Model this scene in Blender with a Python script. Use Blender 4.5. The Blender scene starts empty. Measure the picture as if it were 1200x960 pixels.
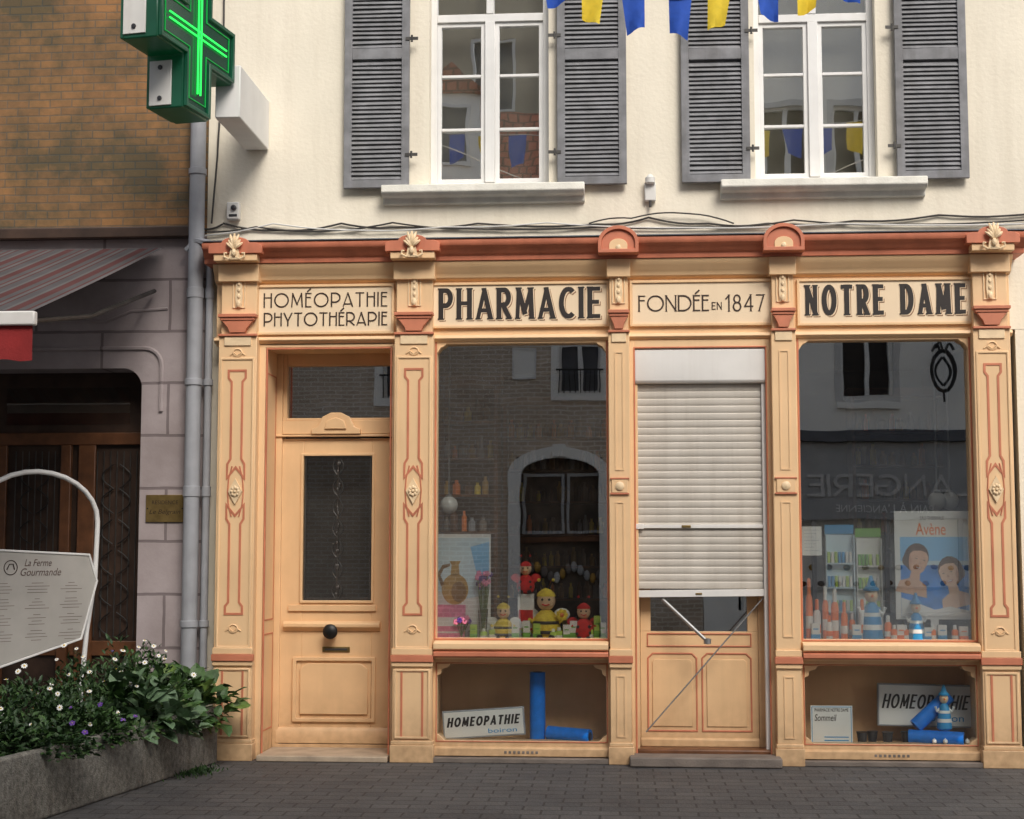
import bpy, bmesh, math, random
from mathutils import Vector, Matrix
random.seed(7)
sc=bpy.context.scene; col=sc.collection
# ---------------------------------------------------------------- camera model (used to measure sizes from the photo)
F=1800.0; CAM=Vector((.86,-12,1.6)); YAW=math.radians(4.1); PITCH=math.atan(165/1800)
RM=Matrix.Rotation(YAW,3,'Z')@Matrix.Rotation(math.pi/2+PITCH,3,'X')
def P(px,py,y=0.0):
    d=RM@Vector(((px-600)/F,(480-py)/F,-1)); t=(y-CAM.y)/d.y; p=CAM+d*t; return p.x,p.z
def X(px,y=0.0,py=600): return P(px,py,y)[0]
def Z(py,y=0.0,px=650): return P(px,py,y)[1]
def RC(px0,py0,px1,py1,y):
    mx=(px0+px1)/2; my=(py0+py1)/2
    return X(px0,y,my),X(px1,y,my),Z(py1,y,mx),Z(py0,y,mx)
# ---------------------------------------------------------------- materials
def newmat(n):
    m=bpy.data.materials.new(n); m.use_nodes=True; nt=m.node_tree
    return m,nt,nt.nodes['Principled BSDF']
def mat(n,c,rough=.6,ns=8,var=.12,bump=.1,metal=0,spec=.5,grime=0,streak=0,emit=None,es=0,bscale=60,coat=0):
    m,nt,b=newmat(n); N=nt.nodes.new; L=nt.links.new
    geo=N('ShaderNodeNewGeometry')
    nz=N('ShaderNodeTexNoise'); nz.inputs['Scale'].default_value=ns; nz.inputs['Detail'].default_value=6
    L(geo.outputs['Position'],nz.inputs['Vector'])
    r=N('ShaderNodeValToRGB'); r.color_ramp.elements[0].position=.3; r.color_ramp.elements[1].position=.7
    r.color_ramp.elements[0].color=(*[max(0,x*(1-var)) for x in c],1); r.color_ramp.elements[1].color=(*[min(1,x*(1+var)) for x in c],1)
    L(nz.outputs['Fac'],r.inputs[0]); out=r.outputs[0]
    if streak:
        mp=N('ShaderNodeMapping'); mp.inputs['Scale'].default_value=(7,7,.5); L(geo.outputs['Position'],mp.inputs[0])
        n2=N('ShaderNodeTexNoise'); n2.inputs['Scale'].default_value=1; n2.inputs['Detail'].default_value=8; n2.inputs['Roughness'].default_value=.65; L(mp.outputs[0],n2.inputs['Vector'])
        r2=N('ShaderNodeMapRange'); r2.inputs[1].default_value=.48; r2.inputs[2].default_value=.8; r2.inputs[4].default_value=streak; L(n2.outputs['Fac'],r2.inputs[0])
        mx=N('ShaderNodeMixRGB'); mx.blend_type='MULTIPLY'; L(r2.outputs[0],mx.inputs[0]); L(out,mx.inputs[1]); mx.inputs[2].default_value=(.45,.38,.3,1); out=mx.outputs[0]
    if grime:
        sx=N('ShaderNodeSeparateXYZ'); L(geo.outputs['Position'],sx.inputs[0])
        r3=N('ShaderNodeMapRange'); r3.inputs[1].default_value=.5; r3.inputs[2].default_value=0; r3.inputs[3].default_value=0; r3.inputs[4].default_value=grime; L(sx.outputs[2],r3.inputs[0])
        n3=N('ShaderNodeTexNoise'); n3.inputs['Scale'].default_value=14; n3.inputs['Detail'].default_value=8; L(geo.outputs['Position'],n3.inputs['Vector'])
        mu=N('ShaderNodeMath'); mu.operation='MULTIPLY'; L(r3.outputs[0],mu.inputs[0]); L(n3.outputs['Fac'],mu.inputs[1])
        mx=N('ShaderNodeMixRGB'); mx.blend_type='MULTIPLY'; L(mu.outputs[0],mx.inputs[0]); L(out,mx.inputs[1]); mx.inputs[2].default_value=(.22,.16,.12,1); out=mx.outputs[0]
    L(out,b.inputs['Base Color'])
    b.inputs['Roughness'].default_value=rough; b.inputs['Metallic'].default_value=metal
    b.inputs['Specular IOR Level'].default_value=spec
    if coat: b.inputs['Coat Weight'].default_value=coat
    if bump:
        n4=N('ShaderNodeTexNoise'); n4.inputs['Scale'].default_value=bscale; n4.inputs['Detail'].default_value=5; L(geo.outputs['Position'],n4.inputs['Vector'])
        bp=N('ShaderNodeBump'); bp.inputs['Strength'].default_value=bump; bp.inputs['Distance'].default_value=.01
        L(n4.outputs['Fac'],bp.inputs['Height']); L(bp.outputs[0],b.inputs['Normal'])
    if emit: b.inputs['Emission Color'].default_value=(*emit,1); b.inputs['Emission Strength'].default_value=es
    return m
def brickmat(n,c1,c2,mo,bw,rh,ms=.008,axes='xz',bump=.5,rough=.85,offs=.5,blotch=None,smooth=.1,fine=.3,blo=(.35,.65),bsc=1.3):
    m,nt,b=newmat(n); N=nt.nodes.new; L=nt.links.new
    geo=N('ShaderNodeNewGeometry'); sp=N('ShaderNodeSeparateXYZ'); cb=N('ShaderNodeCombineXYZ'); L(geo.outputs['Position'],sp.inputs[0])
    L(sp.outputs['xyz'.index(axes[0])],cb.inputs[0]); L(sp.outputs['xyz'.index(axes[1])],cb.inputs[1])
    wn=N('ShaderNodeTexNoise'); wn.inputs['Scale'].default_value=5; L(cb.outputs[0],wn.inputs['Vector'])
    va=N('ShaderNodeVectorMath'); va.operation='MULTIPLY_ADD'; va.inputs[1].default_value=(.016,.016,0); L(wn.outputs['Color'],va.inputs[0]); L(cb.outputs[0],va.inputs[2])
    br=N('ShaderNodeTexBrick'); br.inputs['Scale'].default_value=1; br.inputs['Brick Width'].default_value=bw; br.inputs['Row Height'].default_value=rh
    br.inputs['Mortar Size'].default_value=ms; br.inputs['Mortar Smooth'].default_value=smooth; br.offset=offs
    br.inputs['Color1'].default_value=(*c1,1); br.inputs['Color2'].default_value=(*c2,1); br.inputs['Mortar'].default_value=(*mo,1); L(va.outputs[0],br.inputs['Vector'])
    nz=N('ShaderNodeTexNoise'); nz.inputs['Scale'].default_value=bsc; nz.inputs['Detail'].default_value=9; nz.inputs['Roughness'].default_value=.65; L(geo.outputs['Position'],nz.inputs['Vector'])
    mr=N('ShaderNodeMapRange'); mr.inputs[1].default_value=blo[0]; mr.inputs[2].default_value=blo[1]; L(nz.outputs['Fac'],mr.inputs[0])
    mx=N('ShaderNodeMixRGB'); mx.blend_type='MULTIPLY'; L(mr.outputs[0],mx.inputs[0]); L(br.outputs['Color'],mx.inputs[1]); mx.inputs[2].default_value=(*(blotch or (.7,.68,.66)),1)
    L(mx.outputs[0],b.inputs['Base Color']); b.inputs['Roughness'].default_value=rough
    n4=N('ShaderNodeTexNoise'); n4.inputs['Scale'].default_value=45; n4.inputs['Detail'].default_value=6; L(geo.outputs['Position'],n4.inputs['Vector'])
    ma=N('ShaderNodeMath'); ma.operation='MULTIPLY_ADD'; L(n4.outputs['Fac'],ma.inputs[0]); ma.inputs[1].default_value=fine
    inv=N('ShaderNodeMath'); inv.operation='SUBTRACT'; inv.inputs[0].default_value=1; L(br.outputs['Fac'],inv.inputs[1]); L(inv.outputs[0],ma.inputs[2])
    bp=N('ShaderNodeBump'); bp.inputs['Strength'].default_value=bump; bp.inputs['Distance'].default_value=.012; L(ma.outputs[0],bp.inputs['Height']); L(bp.outputs[0],b.inputs['Normal'])
    return m
def glassmat(n,refl,tint=(.97,.985,.98),rough=0.0,wav=0.0):
    m=bpy.data.materials.new(n); m.use_nodes=True; nt=m.node_tree; N=nt.nodes.new; L=nt.links.new
    nt.nodes.remove(nt.nodes['Principled BSDF']); o=nt.nodes['Material Output']
    t=N('ShaderNodeBsdfTransparent'); t.inputs[0].default_value=(*tint,1)
    g=N('ShaderNodeBsdfGlossy'); g.inputs['Roughness'].default_value=rough; g.inputs[0].default_value=(1,1,1,1)
    lw=N('ShaderNodeLayerWeight'); lw.inputs[0].default_value=.2
    mr=N('ShaderNodeMapRange'); mr.inputs[3].default_value=refl; mr.inputs[4].default_value=1; L(lw.outputs['Fresnel'],mr.inputs[0])
    if wav:
        geo=N('ShaderNodeNewGeometry'); nz=N('ShaderNodeTexNoise'); nz.inputs['Scale'].default_value=3; nz.inputs['Detail'].default_value=1; L(geo.outputs['Position'],nz.inputs['Vector'])
        bp=N('ShaderNodeBump'); bp.inputs['Strength'].default_value=wav; bp.inputs['Distance'].default_value=.01; L(nz.outputs['Fac'],bp.inputs['Height']); L(bp.outputs[0],g.inputs['Normal'])
    mx=N('ShaderNodeMixShader'); L(mr.outputs[0],mx.inputs[0]); L(t.outputs[0],mx.inputs[1]); L(g.outputs[0],mx.inputs[2]); L(mx.outputs[0],o.inputs[0])
    return m
def stripemat(n,per):
    m,nt,b=newmat(n); N=nt.nodes.new; L=nt.links.new
    geo=N('ShaderNodeNewGeometry'); sp=N('ShaderNodeSeparateXYZ'); L(geo.outputs['Position'],sp.inputs[0])
    mu=N('ShaderNodeMath'); mu.operation='MULTIPLY'; mu.inputs[1].default_value=1/per; L(sp.outputs[0],mu.inputs[0])
    fr=N('ShaderNodeMath'); fr.operation='FRACT'; L(mu.outputs[0],fr.inputs[0])
    r=N('ShaderNodeValToRGB'); r.color_ramp.interpolation='CONSTANT'; e=r.color_ramp.elements
    e[0].color=(.125,.055,.054,1); e[0].position=0; e[1].color=(.115,.11,.112,1); e[1].position=.24
    for p,c in((.42,(.125,.055,.054)),(.50,(.15,.145,.145)),(.62,(.115,.052,.052)),(.68,(.11,.105,.108)),(.9,(.15,.145,.145))):
        x=e.new(p); x.color=(*c,1)
    nz=N('ShaderNodeTexNoise'); nz.inputs['Scale'].default_value=3; nz.inputs['Detail'].default_value=8; L(geo.outputs['Position'],nz.inputs['Vector'])
    mx=N('ShaderNodeMixRGB'); mx.blend_type='MULTIPLY'; mx.inputs[2].default_value=(.6,.6,.6,1); L(nz.outputs['Fac'],mx.inputs[0]); L(r.outputs[0],mx.inputs[1])
    L(fr.outputs[0],r.inputs[0]); L(mx.outputs[0],b.inputs['Base Color']); b.inputs['Roughness'].default_value=.95; b.inputs['Specular IOR Level'].default_value=.1
    return m
PEACH=(.83,.56,.315)
M=dict(
 peach=mat('peach_paint',PEACH,.5,3,.05,.05,grime=.9,streak=.14),
 peachd=mat('door_paint',(.80,.525,.285),.45,4,.06,.05,grime=.8,streak=.16),
 panel=mat('sign_panel_paint',(.86,.68,.47),.5,3,.03,.03,streak=.12),
 red=mat('terracotta_paint',(.58,.20,.11),.5,5,.14,.06,streak=.25),
 redd=mat('cornice_paint',(.58,.19,.105),.55,5,.16,.08,streak=.35),
 relief=mat('relief_cream',(.82,.62,.39),.5,12,.1,.1),
 black=mat('lettering_black',(.022,.016,.014),.5,10,.1,0),
 shade=mat('lettering_shadow',(.30,.15,.075),.6,10,.1,0),
 brown=mat('lettering_brown',(.04,.02,.012),.5,10,.1,0),
 cream=mat('cream_render',(.83,.765,.635),.9,1.0,.07,.35,streak=.2,bscale=30),
 stone=mat('sill_stone',(.74,.72,.65),.85,6,.12,.35,streak=.25),
 white=mat('white_paint',(.78,.775,.76),.4,5,.05,.03,streak=.12),
 offw=mat('offwhite_plastic',(.70,.69,.66),.4,5,.05,.02,streak=.2),
 shut=mat('grey_louvre_paint',(.215,.217,.23),.7,9,.22,.15,streak=.5),
 pipe=mat('grey_pipe_paint',(.36,.37,.40),.45,6,.12,.05,streak=.4,grime=.8),
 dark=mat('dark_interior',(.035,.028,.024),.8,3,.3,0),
 darkw=mat('dark_wood',(.045,.024,.015),.5,6,.4,.1),
 woodw=mat('warm_wood',(.14,.055,.022),.45,8,.35,.1,streak=.5),
 iron=mat('wrought_iron',(.02,.02,.02),.45,8,.2,.05,metal=.4),
 ironl=mat('grey_grille',(.07,.066,.062),.5,8,.3,.05,metal=.4),
 steel=mat('galvanised_steel',(.36,.36,.36),.45,12,.15,.03,metal=.8),
 brass=mat('aged_brass',(.30,.21,.08),.4,14,.25,.05,metal=.8),
 roll=mat('roller_shutter_paint',(.58,.535,.475),.55,4,.06,.04,streak=.35),
 box=mat('shutter_box_paint',(.77,.75,.72),.45,4,.04,.03,streak=.15),
 mauve=brickmat('rusticated_render',(.48,.41,.415),(.45,.385,.39),(.25,.205,.21),1.1,.42,.012,bump=.6,fine=.15),
 ochre=brickmat('ochre_brick',(.34,.165,.06),(.27,.135,.055),(.20,.13,.075),.18,.066,.006,blotch=(.34,.50,.66),bump=.6,blo=(.40,.55),bsc=.8),
 pave=brickmat('dark_paving',(.078,.078,.082),(.105,.102,.102),(.040,.038,.038),.24,.155,.007,axes='xy',bump=.9,rough=.75,blotch=(.66,.64,.64),fine=.8),
 stone2=mat('worn_step_stone',(.22,.185,.16),.8,7,.25,.4,grime=.5),
 thresh=mat('threshold_stone',(.42,.33,.24),.75,7,.2,.3),
 conc=mat('pebbled_concrete',(.21,.20,.175),.95,30,.4,1.0,bscale=90,grime=.9,streak=.6),
 soil=mat('potting_soil',(.03,.02,.014),1,20,.4,1,bscale=40),
 glass=glassmat('shop_glass',.25,wav=.03), glassu=glassmat('old_window_glass',.5,wav=.06), glassd=glassmat('door_glass',.10), glassl=glassmat('cabinet_glass',.04),
 cable=mat('black_cable',(.05,.045,.042),.6,8,.2,0),
 led=mat('green_led',(.0,.4,.03),.4,5,.1,0,emit=(.03,1,.12),es=1.5),
 ledd=mat('green_led_dim',(.0,.3,.05),.4,5,.1,0,emit=(.0,1,.12),es=.12),
 cface=mat('green_cross_face',(.004,.040,.025),.2,5,.2,0,emit=(0,.35,.10),es=.03),
 crim=mat('green_cross_rim',(.008,.075,.042),.3,5,.2,0,emit=(0,.5,.12),es=.02),
 awn=stripemat('striped_canvas',.30),
 redc=mat('red_canvas',(.26,.018,.018),.85,6,.15,.2),
 blue=mat('blue_flag_cloth',(.02,.09,.48),.8,20,.1,.1), yellow=mat('yellow_flag_cloth',(.82,.60,.04),.8,20,.1,.1),
 tube=mat('blue_foam',(.008,.19,.72),.38,20,.12,.15),
 board=mat('menu_card',(.42,.40,.37),.5,5,.08,0), txtg=mat('menu_text',(.14,.10,.085),.6,5,.1,0),
 paper=mat('paper_white',(.82,.81,.78),.6,5,.03,0), gtext=mat('grey_print',(.35,.37,.40),.6,5,.1,0),
 sky_b=mat('poster_sky',(.22,.55,.88),.5,2,.1,0), sea=mat('poster_sea',(.03,.27,.78),.5,9,.3,0), pale=mat('poster_pale',(.62,.76,.84),.5,3,.1,0),
 skin=mat('poster_skin',(.78,.46,.31),.5,30,.10,0), skinl=mat('poster_skin_light',(.86,.57,.41),.5,30,.08,0), skins=mat('poster_skin_shade',(.62,.33,.21),.5,6,.08,0), hair=mat('poster_hair',(.10,.04,.018),.5,20,.3,0), lips=mat('poster_lips',(.55,.15,.12),.5,20,.1,0),
 gold=mat('poster_gold',(.50,.29,.06),.5,10,.3,0), goldd=mat('poster_gold_shade',(.22,.11,.025),.5,10,.3,0),
 orange=mat('orange_plastic',(.95,.22,.02),.35,9,.06,0), green=mat('green_print',(.20,.48,.08),.5,9,.1,0), lime=mat('lime_paper',(.50,.70,.12),.6,9,.2,0),
 pink=mat('pink_petal',(.85,.25,.42),.6,30,.2,0), straw=mat('yellow_straw',(.90,.64,.06),.8,30,.2,.3), redf=mat('red_felt',(.66,.03,.03),.9,30,.2,.2), blk=mat('black_plastic',(.03,.03,.035),.35,9,.2,0),
 navy=mat('navy_cloth',(.02,.03,.09),.9,9,.3,.2), teal=mat('teal_print',(.03,.30,.62),.5,9,.1,0),
 face=mat('straw_face',(.85,.60,.38),.7,9,.1,0),
 leafd=mat('leaf_dark',(.022,.055,.015),.55,18,.5,0), leafm=mat('leaf_mid',(.045,.10,.024),.55,18,.45,0), leaff=mat('leaf_fresh',(.11,.18,.035),.5,18,.35,0), leafs=mat('leaf_silver',(.12,.195,.105),.6,18,.25,.1),
 petal=mat('daisy_petal',(.85,.85,.82),.6,9,.03,0), eye=mat('daisy_eye',(.75,.50,.04),.7,9,.1,0), purple=mat('pansy_purple',(.12,.04,.30),.6,9,.2,0),
 lampg=mat('opal_glass',(.85,.84,.80),.15,5,.03,0),
 obrick=brickmat('brown_brick',(.68,.56,.44),(.56,.45,.35),(.78,.72,.64),.24,.08,.012,blotch=(.76,.72,.67)),
 odark=mat('far_shop_interior',(.13,.10,.075),.8,3,.5,0),
 ocream=mat('pale_render',(.94,.92,.87),.9,2,.04,.1), otile=brickmat('red_roof_tiles',(.62,.20,.12),(.48,.15,.09),(.18,.07,.05),.2,.22,.02,axes='xz'),
 ogrey=mat('grey_fascia',(.40,.40,.40),.6,4,.1,0), oshop=mat('pale_shop_frame',(.62,.61,.59),.6,4,.1,0), slate=mat('slate_roof',(.10,.105,.12),.6,4,.2,.1),
 orend=mat('ochre_far_render',(.46,.40,.31),.9,2,.1,.1),
)
# ---------------------------------------------------------------- mesh builder
WL={}
def wl(o): return WL[o.name] if o else Vector((0,0,0))
def empty(name,loc,parent=None):
    o=bpy.data.objects.new(name,None); col.objects.link(o); o.empty_display_size=.2
    o.location=Vector(loc)-wl(parent); o.parent=parent; WL[o.name]=Vector(loc); return o
def top(o,label,cat,group=None):
    o['label']=label; o['category']=cat
    if group: o['group']=group
    return o
def thing(name,loc,label,cat,group=None): return top(empty(name,loc),label,cat,group)
def area(p): return sum(p[i][0]*p[(i+1)%len(p)][1]-p[(i+1)%len(p)][0]*p[i][1] for i in range(len(p)))
def inset(poly,d):
    p=list(poly)
    if area(p)<0: p=p[::-1]
    n=len(p); o=[]
    for i in range(n):
        a=Vector(p[i-1]); b=Vector(p[i]); c=Vector(p[(i+1)%n])
        e1=(b-a).normalized(); e2=(c-b).normalized(); n1=Vector((-e1.y,e1.x)); n2=Vector((-e2.y,e2.x))
        k=n1+n2; k=k/max(.3,k.dot(k)/2) if k.length>1e-6 else n1
        o.append(tuple(b+k*d))
    return p,o
class MB:
    def __init__(s): s.v=[]; s.f=[]; s.mi=[]; s.mats=[]
    def mx(s,m):
        m=M[m] if isinstance(m,str) else m
        if m not in s.mats: s.mats.append(m)
        return s.mats.index(m)
    def add(s,vs,fs,m):
        b=len(s.v); i=s.mx(m); s.v+= [tuple(v) for v in vs]
        for f in fs: s.f.append([b+j for j in f]); s.mi.append(i)
        return s
    def box(s,x0,x1,y0,y1,z0,z1,m):
        return s.add([(x,y,z) for x in (x0,x1) for y in (y0,y1) for z in (z0,z1)],[(0,1,3,2),(4,6,7,5),(0,4,5,1),(2,3,7,6),(0,2,6,4),(1,5,7,3)],m)
    def prism(s,poly,y0,y1,m):
        n=len(poly); vs=[(a,y0,b) for a,b in poly]+[(a,y1,b) for a,b in poly]
        return s.add(vs,[tuple(range(n)),tuple(range(2*n-1,n-1,-1))]+[(i,(i+1)%n,n+(i+1)%n,n+i) for i in range(n)],m)
    def profx(s,prof,x0,x1,m):
        n=len(prof); vs=[(x0,a,b) for a,b in prof]+[(x1,a,b) for a,b in prof]
        return s.add(vs,[tuple(range(n)),tuple(range(2*n-1,n-1,-1))]+[(i,(i+1)%n,n+(i+1)%n,n+i) for i in range(n)],m)
    def ring(s,poly,w,y0,y1,m):
        o,i=inset(poly,w); n=len(o)
        vs=[(a,y0,b) for a,b in o]+[(a,y0,b) for a,b in i]+[(a,y1,b) for a,b in o]+[(a,y1,b) for a,b in i]
        fs=[]
        for k in range(n):
            j=(k+1)%n
            fs+=[(k,j,n+j,n+k),(k,j,2*n+j,2*n+k),(n+k,n+j,3*n+j,3*n+k),(2*n+k,2*n+j,3*n+j,3*n+k)]
        return s.add(vs,fs,m)
    def rect(s,x0,x1,z0,z1,w,y0,y1,m): return s.ring([(x0,z0),(x1,z0),(x1,z1),(x0,z1)],w,y0,y1,m)
    def tube(s,pts,r,m,n=8,cap=True):
        pts=[Vector(p) for p in pts]; rs=r if isinstance(r,(list,tuple)) else [r]*len(pts)
        vs=[]; up=Vector((.13,.31,.94)); prev=None
        for i,p in enumerate(pts):
            t=(pts[min(i+1,len(pts)-1)]-pts[max(i-1,0)]).normalized()
            if prev is None:
                a=t.cross(up); a=a if a.length>.1 else t.cross(Vector((1,0,0)))
            else: a=prev-t*prev.dot(t)
            a.normalize(); prev=a; b=t.cross(a)
            for k in range(n):
                q=2*math.pi*k/n; vs.append(p+(a*math.cos(q)+b*math.sin(q))*rs[i])
        fs=[]
        for i in range(len(pts)-1):
            for k in range(n): fs.append((i*n+k,i*n+(k+1)%n,(i+1)*n+(k+1)%n,(i+1)*n+k))
        if cap: fs+= [tuple(range(n)),tuple(range((len(pts)-1)*n,len(pts)*n))]
        return s.add(vs,fs,m)
    def lathe(s,c,prof,m,n=16,ax='z'):
        vs=[]; fs=[]
        for r,z in prof:
            for k in range(n):
                q=2*math.pi*k/n; a,b=r*math.cos(q),r*math.sin(q)
                vs.append((c[0]+a,c[1]+b,c[2]+z) if ax=='z' else ((c[0]+a,c[1]-z,c[2]+b) if ax=='y' else (c[0]+z,c[1]+a,c[2]+b)))
        for i in range(len(prof)-1):
            for k in range(n): fs.append((i*n+k,i*n+(k+1)%n,(i+1)*n+(k+1)%n,(i+1)*n+k))
        fs+=[tuple(range(n)),tuple(range((len(prof)-1)*n,len(prof)*n))]
        return s.add(vs,fs,m)
    def ell(s,c,r,m,n=14,k=8):
        if not isinstance(r,(list,tuple)): r=(r,r,r)
        vs=[];fs=[]
        for i in range(k+1):
            a=math.pi*i/k; a=min(max(a,.02),math.pi-.02)
            for j in range(n):
                q=2*math.pi*j/n; vs.append((c[0]+r[0]*math.sin(a)*math.cos(q),c[1]+r[1]*math.sin(a)*math.sin(q),c[2]+r[2]*math.cos(a)))
        for i in range(k):
            for j in range(n): fs.append((i*n+j,i*n+(j+1)%n,(i+1)*n+(j+1)%n,(i+1)*n+j))
        return s.add(vs,fs,m)
    def xf(s,fn): s.v=[tuple(fn(Vector(v))) for v in s.v]; return s
    def out(s,name,parent=None,bevel=0,label=None,flat=False,ang=40,seg=2,recalc=True,stuff=False):
        vs=[Vector(v) for v in s.v]
        mn=Vector([min(v[i] for v in vs) for i in range(3)]); mxx=Vector([max(v[i] for v in vs) for i in range(3)])
        o0=Vector(((mn.x+mxx.x)/2,(mn.y+mxx.y)/2,mn.z))
        me=bpy.data.meshes.new(name); me.from_pydata([v-o0 for v in vs],[],s.f)
        for m in s.mats: me.materials.append(m)
        me.polygons.foreach_set('material_index',s.mi)
        if recalc:
            bm=bmesh.new(); bm.from_mesh(me); bmesh.ops.recalc_face_normals(bm,faces=bm.faces); bm.to_mesh(me); bm.free()
        if not flat:
            me.polygons.foreach_set('use_smooth',[True]*len(me.polygons))
            me.set_sharp_from_angle(angle=math.radians(ang))
        me.update()
        o=bpy.data.objects.new(name,me); col.objects.link(o); o.parent=parent; o.location=o0-wl(parent); WL[o.name]=o0
        if bevel:
            b=o.modifiers.new('bevel','BEVEL'); b.width=bevel; b.segments=seg; b.limit_method='ANGLE'; b.angle_limit=math.radians(35)
        if label: o['label']=label
        if stuff: o['kind']='stuff'
        return o
def wallmesh(mb,x0,x1,z0,z1,y0,y1,ops,m):
    xs=sorted(set([x0,x1]+[v for o in ops for v in o[:2] if x0<v<x1])); zs=sorted(set([z0,z1]+[v for o in ops for v in o[2:] if z0<v<z1]))
    def solid(i,j):
        if i<0 or j<0 or i>=len(xs)-1 or j>=len(zs)-1: return False
        cx=(xs[i]+xs[i+1])/2; cz=(zs[j]+zs[j+1])/2
        return not any(o[0]<cx<o[1] and o[2]<cz<o[3] for o in ops)
    for i in range(len(xs)-1):
        for j in range(len(zs)-1):
            if not solid(i,j): continue
            a,b,c,d=xs[i],xs[i+1],zs[j],zs[j+1]
            mb.add([(a,y0,c),(b,y0,c),(b,y0,d),(a,y0,d)],[(0,1,2,3)],m); mb.add([(a,y1,c),(b,y1,c),(b,y1,d),(a,y1,d)],[(3,2,1,0)],m)
            if not solid(i-1,j): mb.add([(a,y0,c),(a,y1,c),(a,y1,d),(a,y0,d)],[(3,2,1,0)],m)
            if not solid(i+1,j): mb.add([(b,y0,c),(b,y1,c),(b,y1,d),(b,y0,d)],[(0,1,2,3)],m)
            if not solid(i,j-1): mb.add([(a,y0,c),(b,y0,c),(b,y1,c),(a,y1,c)],[(3,2,1,0)],m)
            if not solid(i,j+1): mb.add([(a,y0,d),(b,y0,d),(b,y1,d),(a,y1,d)],[(0,1,2,3)],m)
    return mb
def text(s,x0,x1,z0,z1,y,m,name='lettering',parent=None,bold=0,depth=.004,flip=False,fn=None,shear=0,space=1.0):
    cu=bpy.data.curves.new('t','FONT'); cu.body=s; cu.size=1; cu.offset=bold; cu.extrude=.5; cu.shear=shear; cu.space_character=space; cu.resolution_u=5
    ob=bpy.data.objects.new('t',cu); col.objects.link(ob); dg=bpy.context.evaluated_depsgraph_get(); dg.update()
    me=bpy.data.meshes.new_from_object(ob.evaluated_get(dg)); bpy.data.objects.remove(ob)
    vs=[v.co.copy() for v in me.vertices]; fs=[tuple(p.vertices) for p in me.polygons]; bpy.data.meshes.remove(me)
    a=min(v.x for v in vs); b=max(v.x for v in vs); c=min(v.y for v in vs); d=max(v.y for v in vs)
    mb=MB(); o=[]
    for v in vs:
        u=(v.x-a)/(b-a); w=(v.y-c)/(d-c)
        if flip: o.append((x1-u*(x1-x0), y+depth*(v.z+.5), z0+w*(z1-z0)))
        else: o.append((x0+u*(x1-x0), y-depth*(v.z+.5), z0+w*(z1-z0)))
    mb.add(o,fs,m)
    if fn: mb.xf(fn)
    return mb.out(name,parent,flat=True)
# ---- drawn deco capitals: every letter is made of strokes (centre lines in a unit box)
def ga(cx,cy,rx,ry,a0,a1,n=14): return [(cx+rx*math.cos(math.radians(a0+(a1-a0)*i/n)),cy+ry*math.sin(math.radians(a0+(a1-a0)*i/n))) for i in range(n+1)]
GLY={
'A':(.62,[[(0,0),(.31,1)],[(.31,1),(.62,0)],[(.08,.25),(.54,.25)]]),
'B':(.5,[[(0,0),(0,1)],[(0,1),(.25,1)]+ga(.25,.76,.23,.24,90,-90)+[(0,.52)],[(0,.52),(.25,.52)]+ga(.25,.26,.27,.26,90,-90)+[(0,0)]]),
'C':(.56,[ga(.36,.5,.36,.5,52,308,20)]),
'D':(.58,[[(0,0),(0,1)],[(0,1),(.2,1)]+ga(.2,.5,.38,.5,90,-90,16)+[(0,0)]]),
'E':(.42,[[(0,0),(0,1)],[(0,1),(.42,1)],[(0,.52),(.36,.52)],[(0,0),(.42,0)]]),
'F':(.42,[[(0,0),(0,1)],[(0,1),(.42,1)],[(0,.52),(.36,.52)]]),
'G':(.62,[ga(.36,.5,.36,.5,52,350,22),[(.36,.45),(.66,.45)],[(.66,.45),(.66,.1)]]),
'H':(.54,[[(0,0),(0,1)],[(.54,0),(.54,1)],[(0,.52),(.54,.52)]]),
'I':(.0,[[(0,0),(0,1)]]),
'L':(.4,[[(0,0),(0,1)],[(0,0),(.4,0)]]),
'M':(.72,[[(0,0),(.06,1)],[(.06,1),(.36,.18)],[(.36,.18),(.66,1)],[(.66,1),(.72,0)]]),
'N':(.56,[[(0,0),(0,1)],[(0,1),(.56,0)],[(.56,0),(.56,1)]]),
'O':(.70,[ga(.35,.5,.35,.5,0,360,26)]),
'P':(.48,[[(0,0),(0,1)],[(0,1),(.24,1)]+ga(.24,.72,.25,.28,90,-90)+[(0,.44)]]),
'R':(.50,[[(0,0),(0,1)],[(0,1),(.24,1)]+ga(.24,.72,.25,.28,90,-90)+[(0,.44)],[(.2,.44),(.50,0)]]),
'T':(.52,[[(.26,0),(.26,1)],[(0,1),(.52,1)]]),
'U':(.52,[[(0,1),(0,.3)]+ga(.26,.3,.26,.3,180,360,12)+[(.52,1)]]),
'Y':(.54,[[(0,1),(.27,.48)],[(.54,1),(.27,.48)],[(.27,.5),(.27,0)]]),
'1':(.2,[[(.18,0),(.18,1)],[(.0,.78),(.18,1)]]),
'8':(.46,[ga(.23,.76,.19,.24,0,360,18),ga(.23,.27,.23,.27,0,360,18)]),
'4':(.5,[[(.38,0),(.38,1)],[(.38,1),(0,.28)],[(0,.28),(.5,.28)]]),
'7':(.44,[[(0,1),(.44,1)],[(.44,1),(.14,0)]]),
' ':(.22,[]),
}
DECO=dict(GLY)
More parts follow.
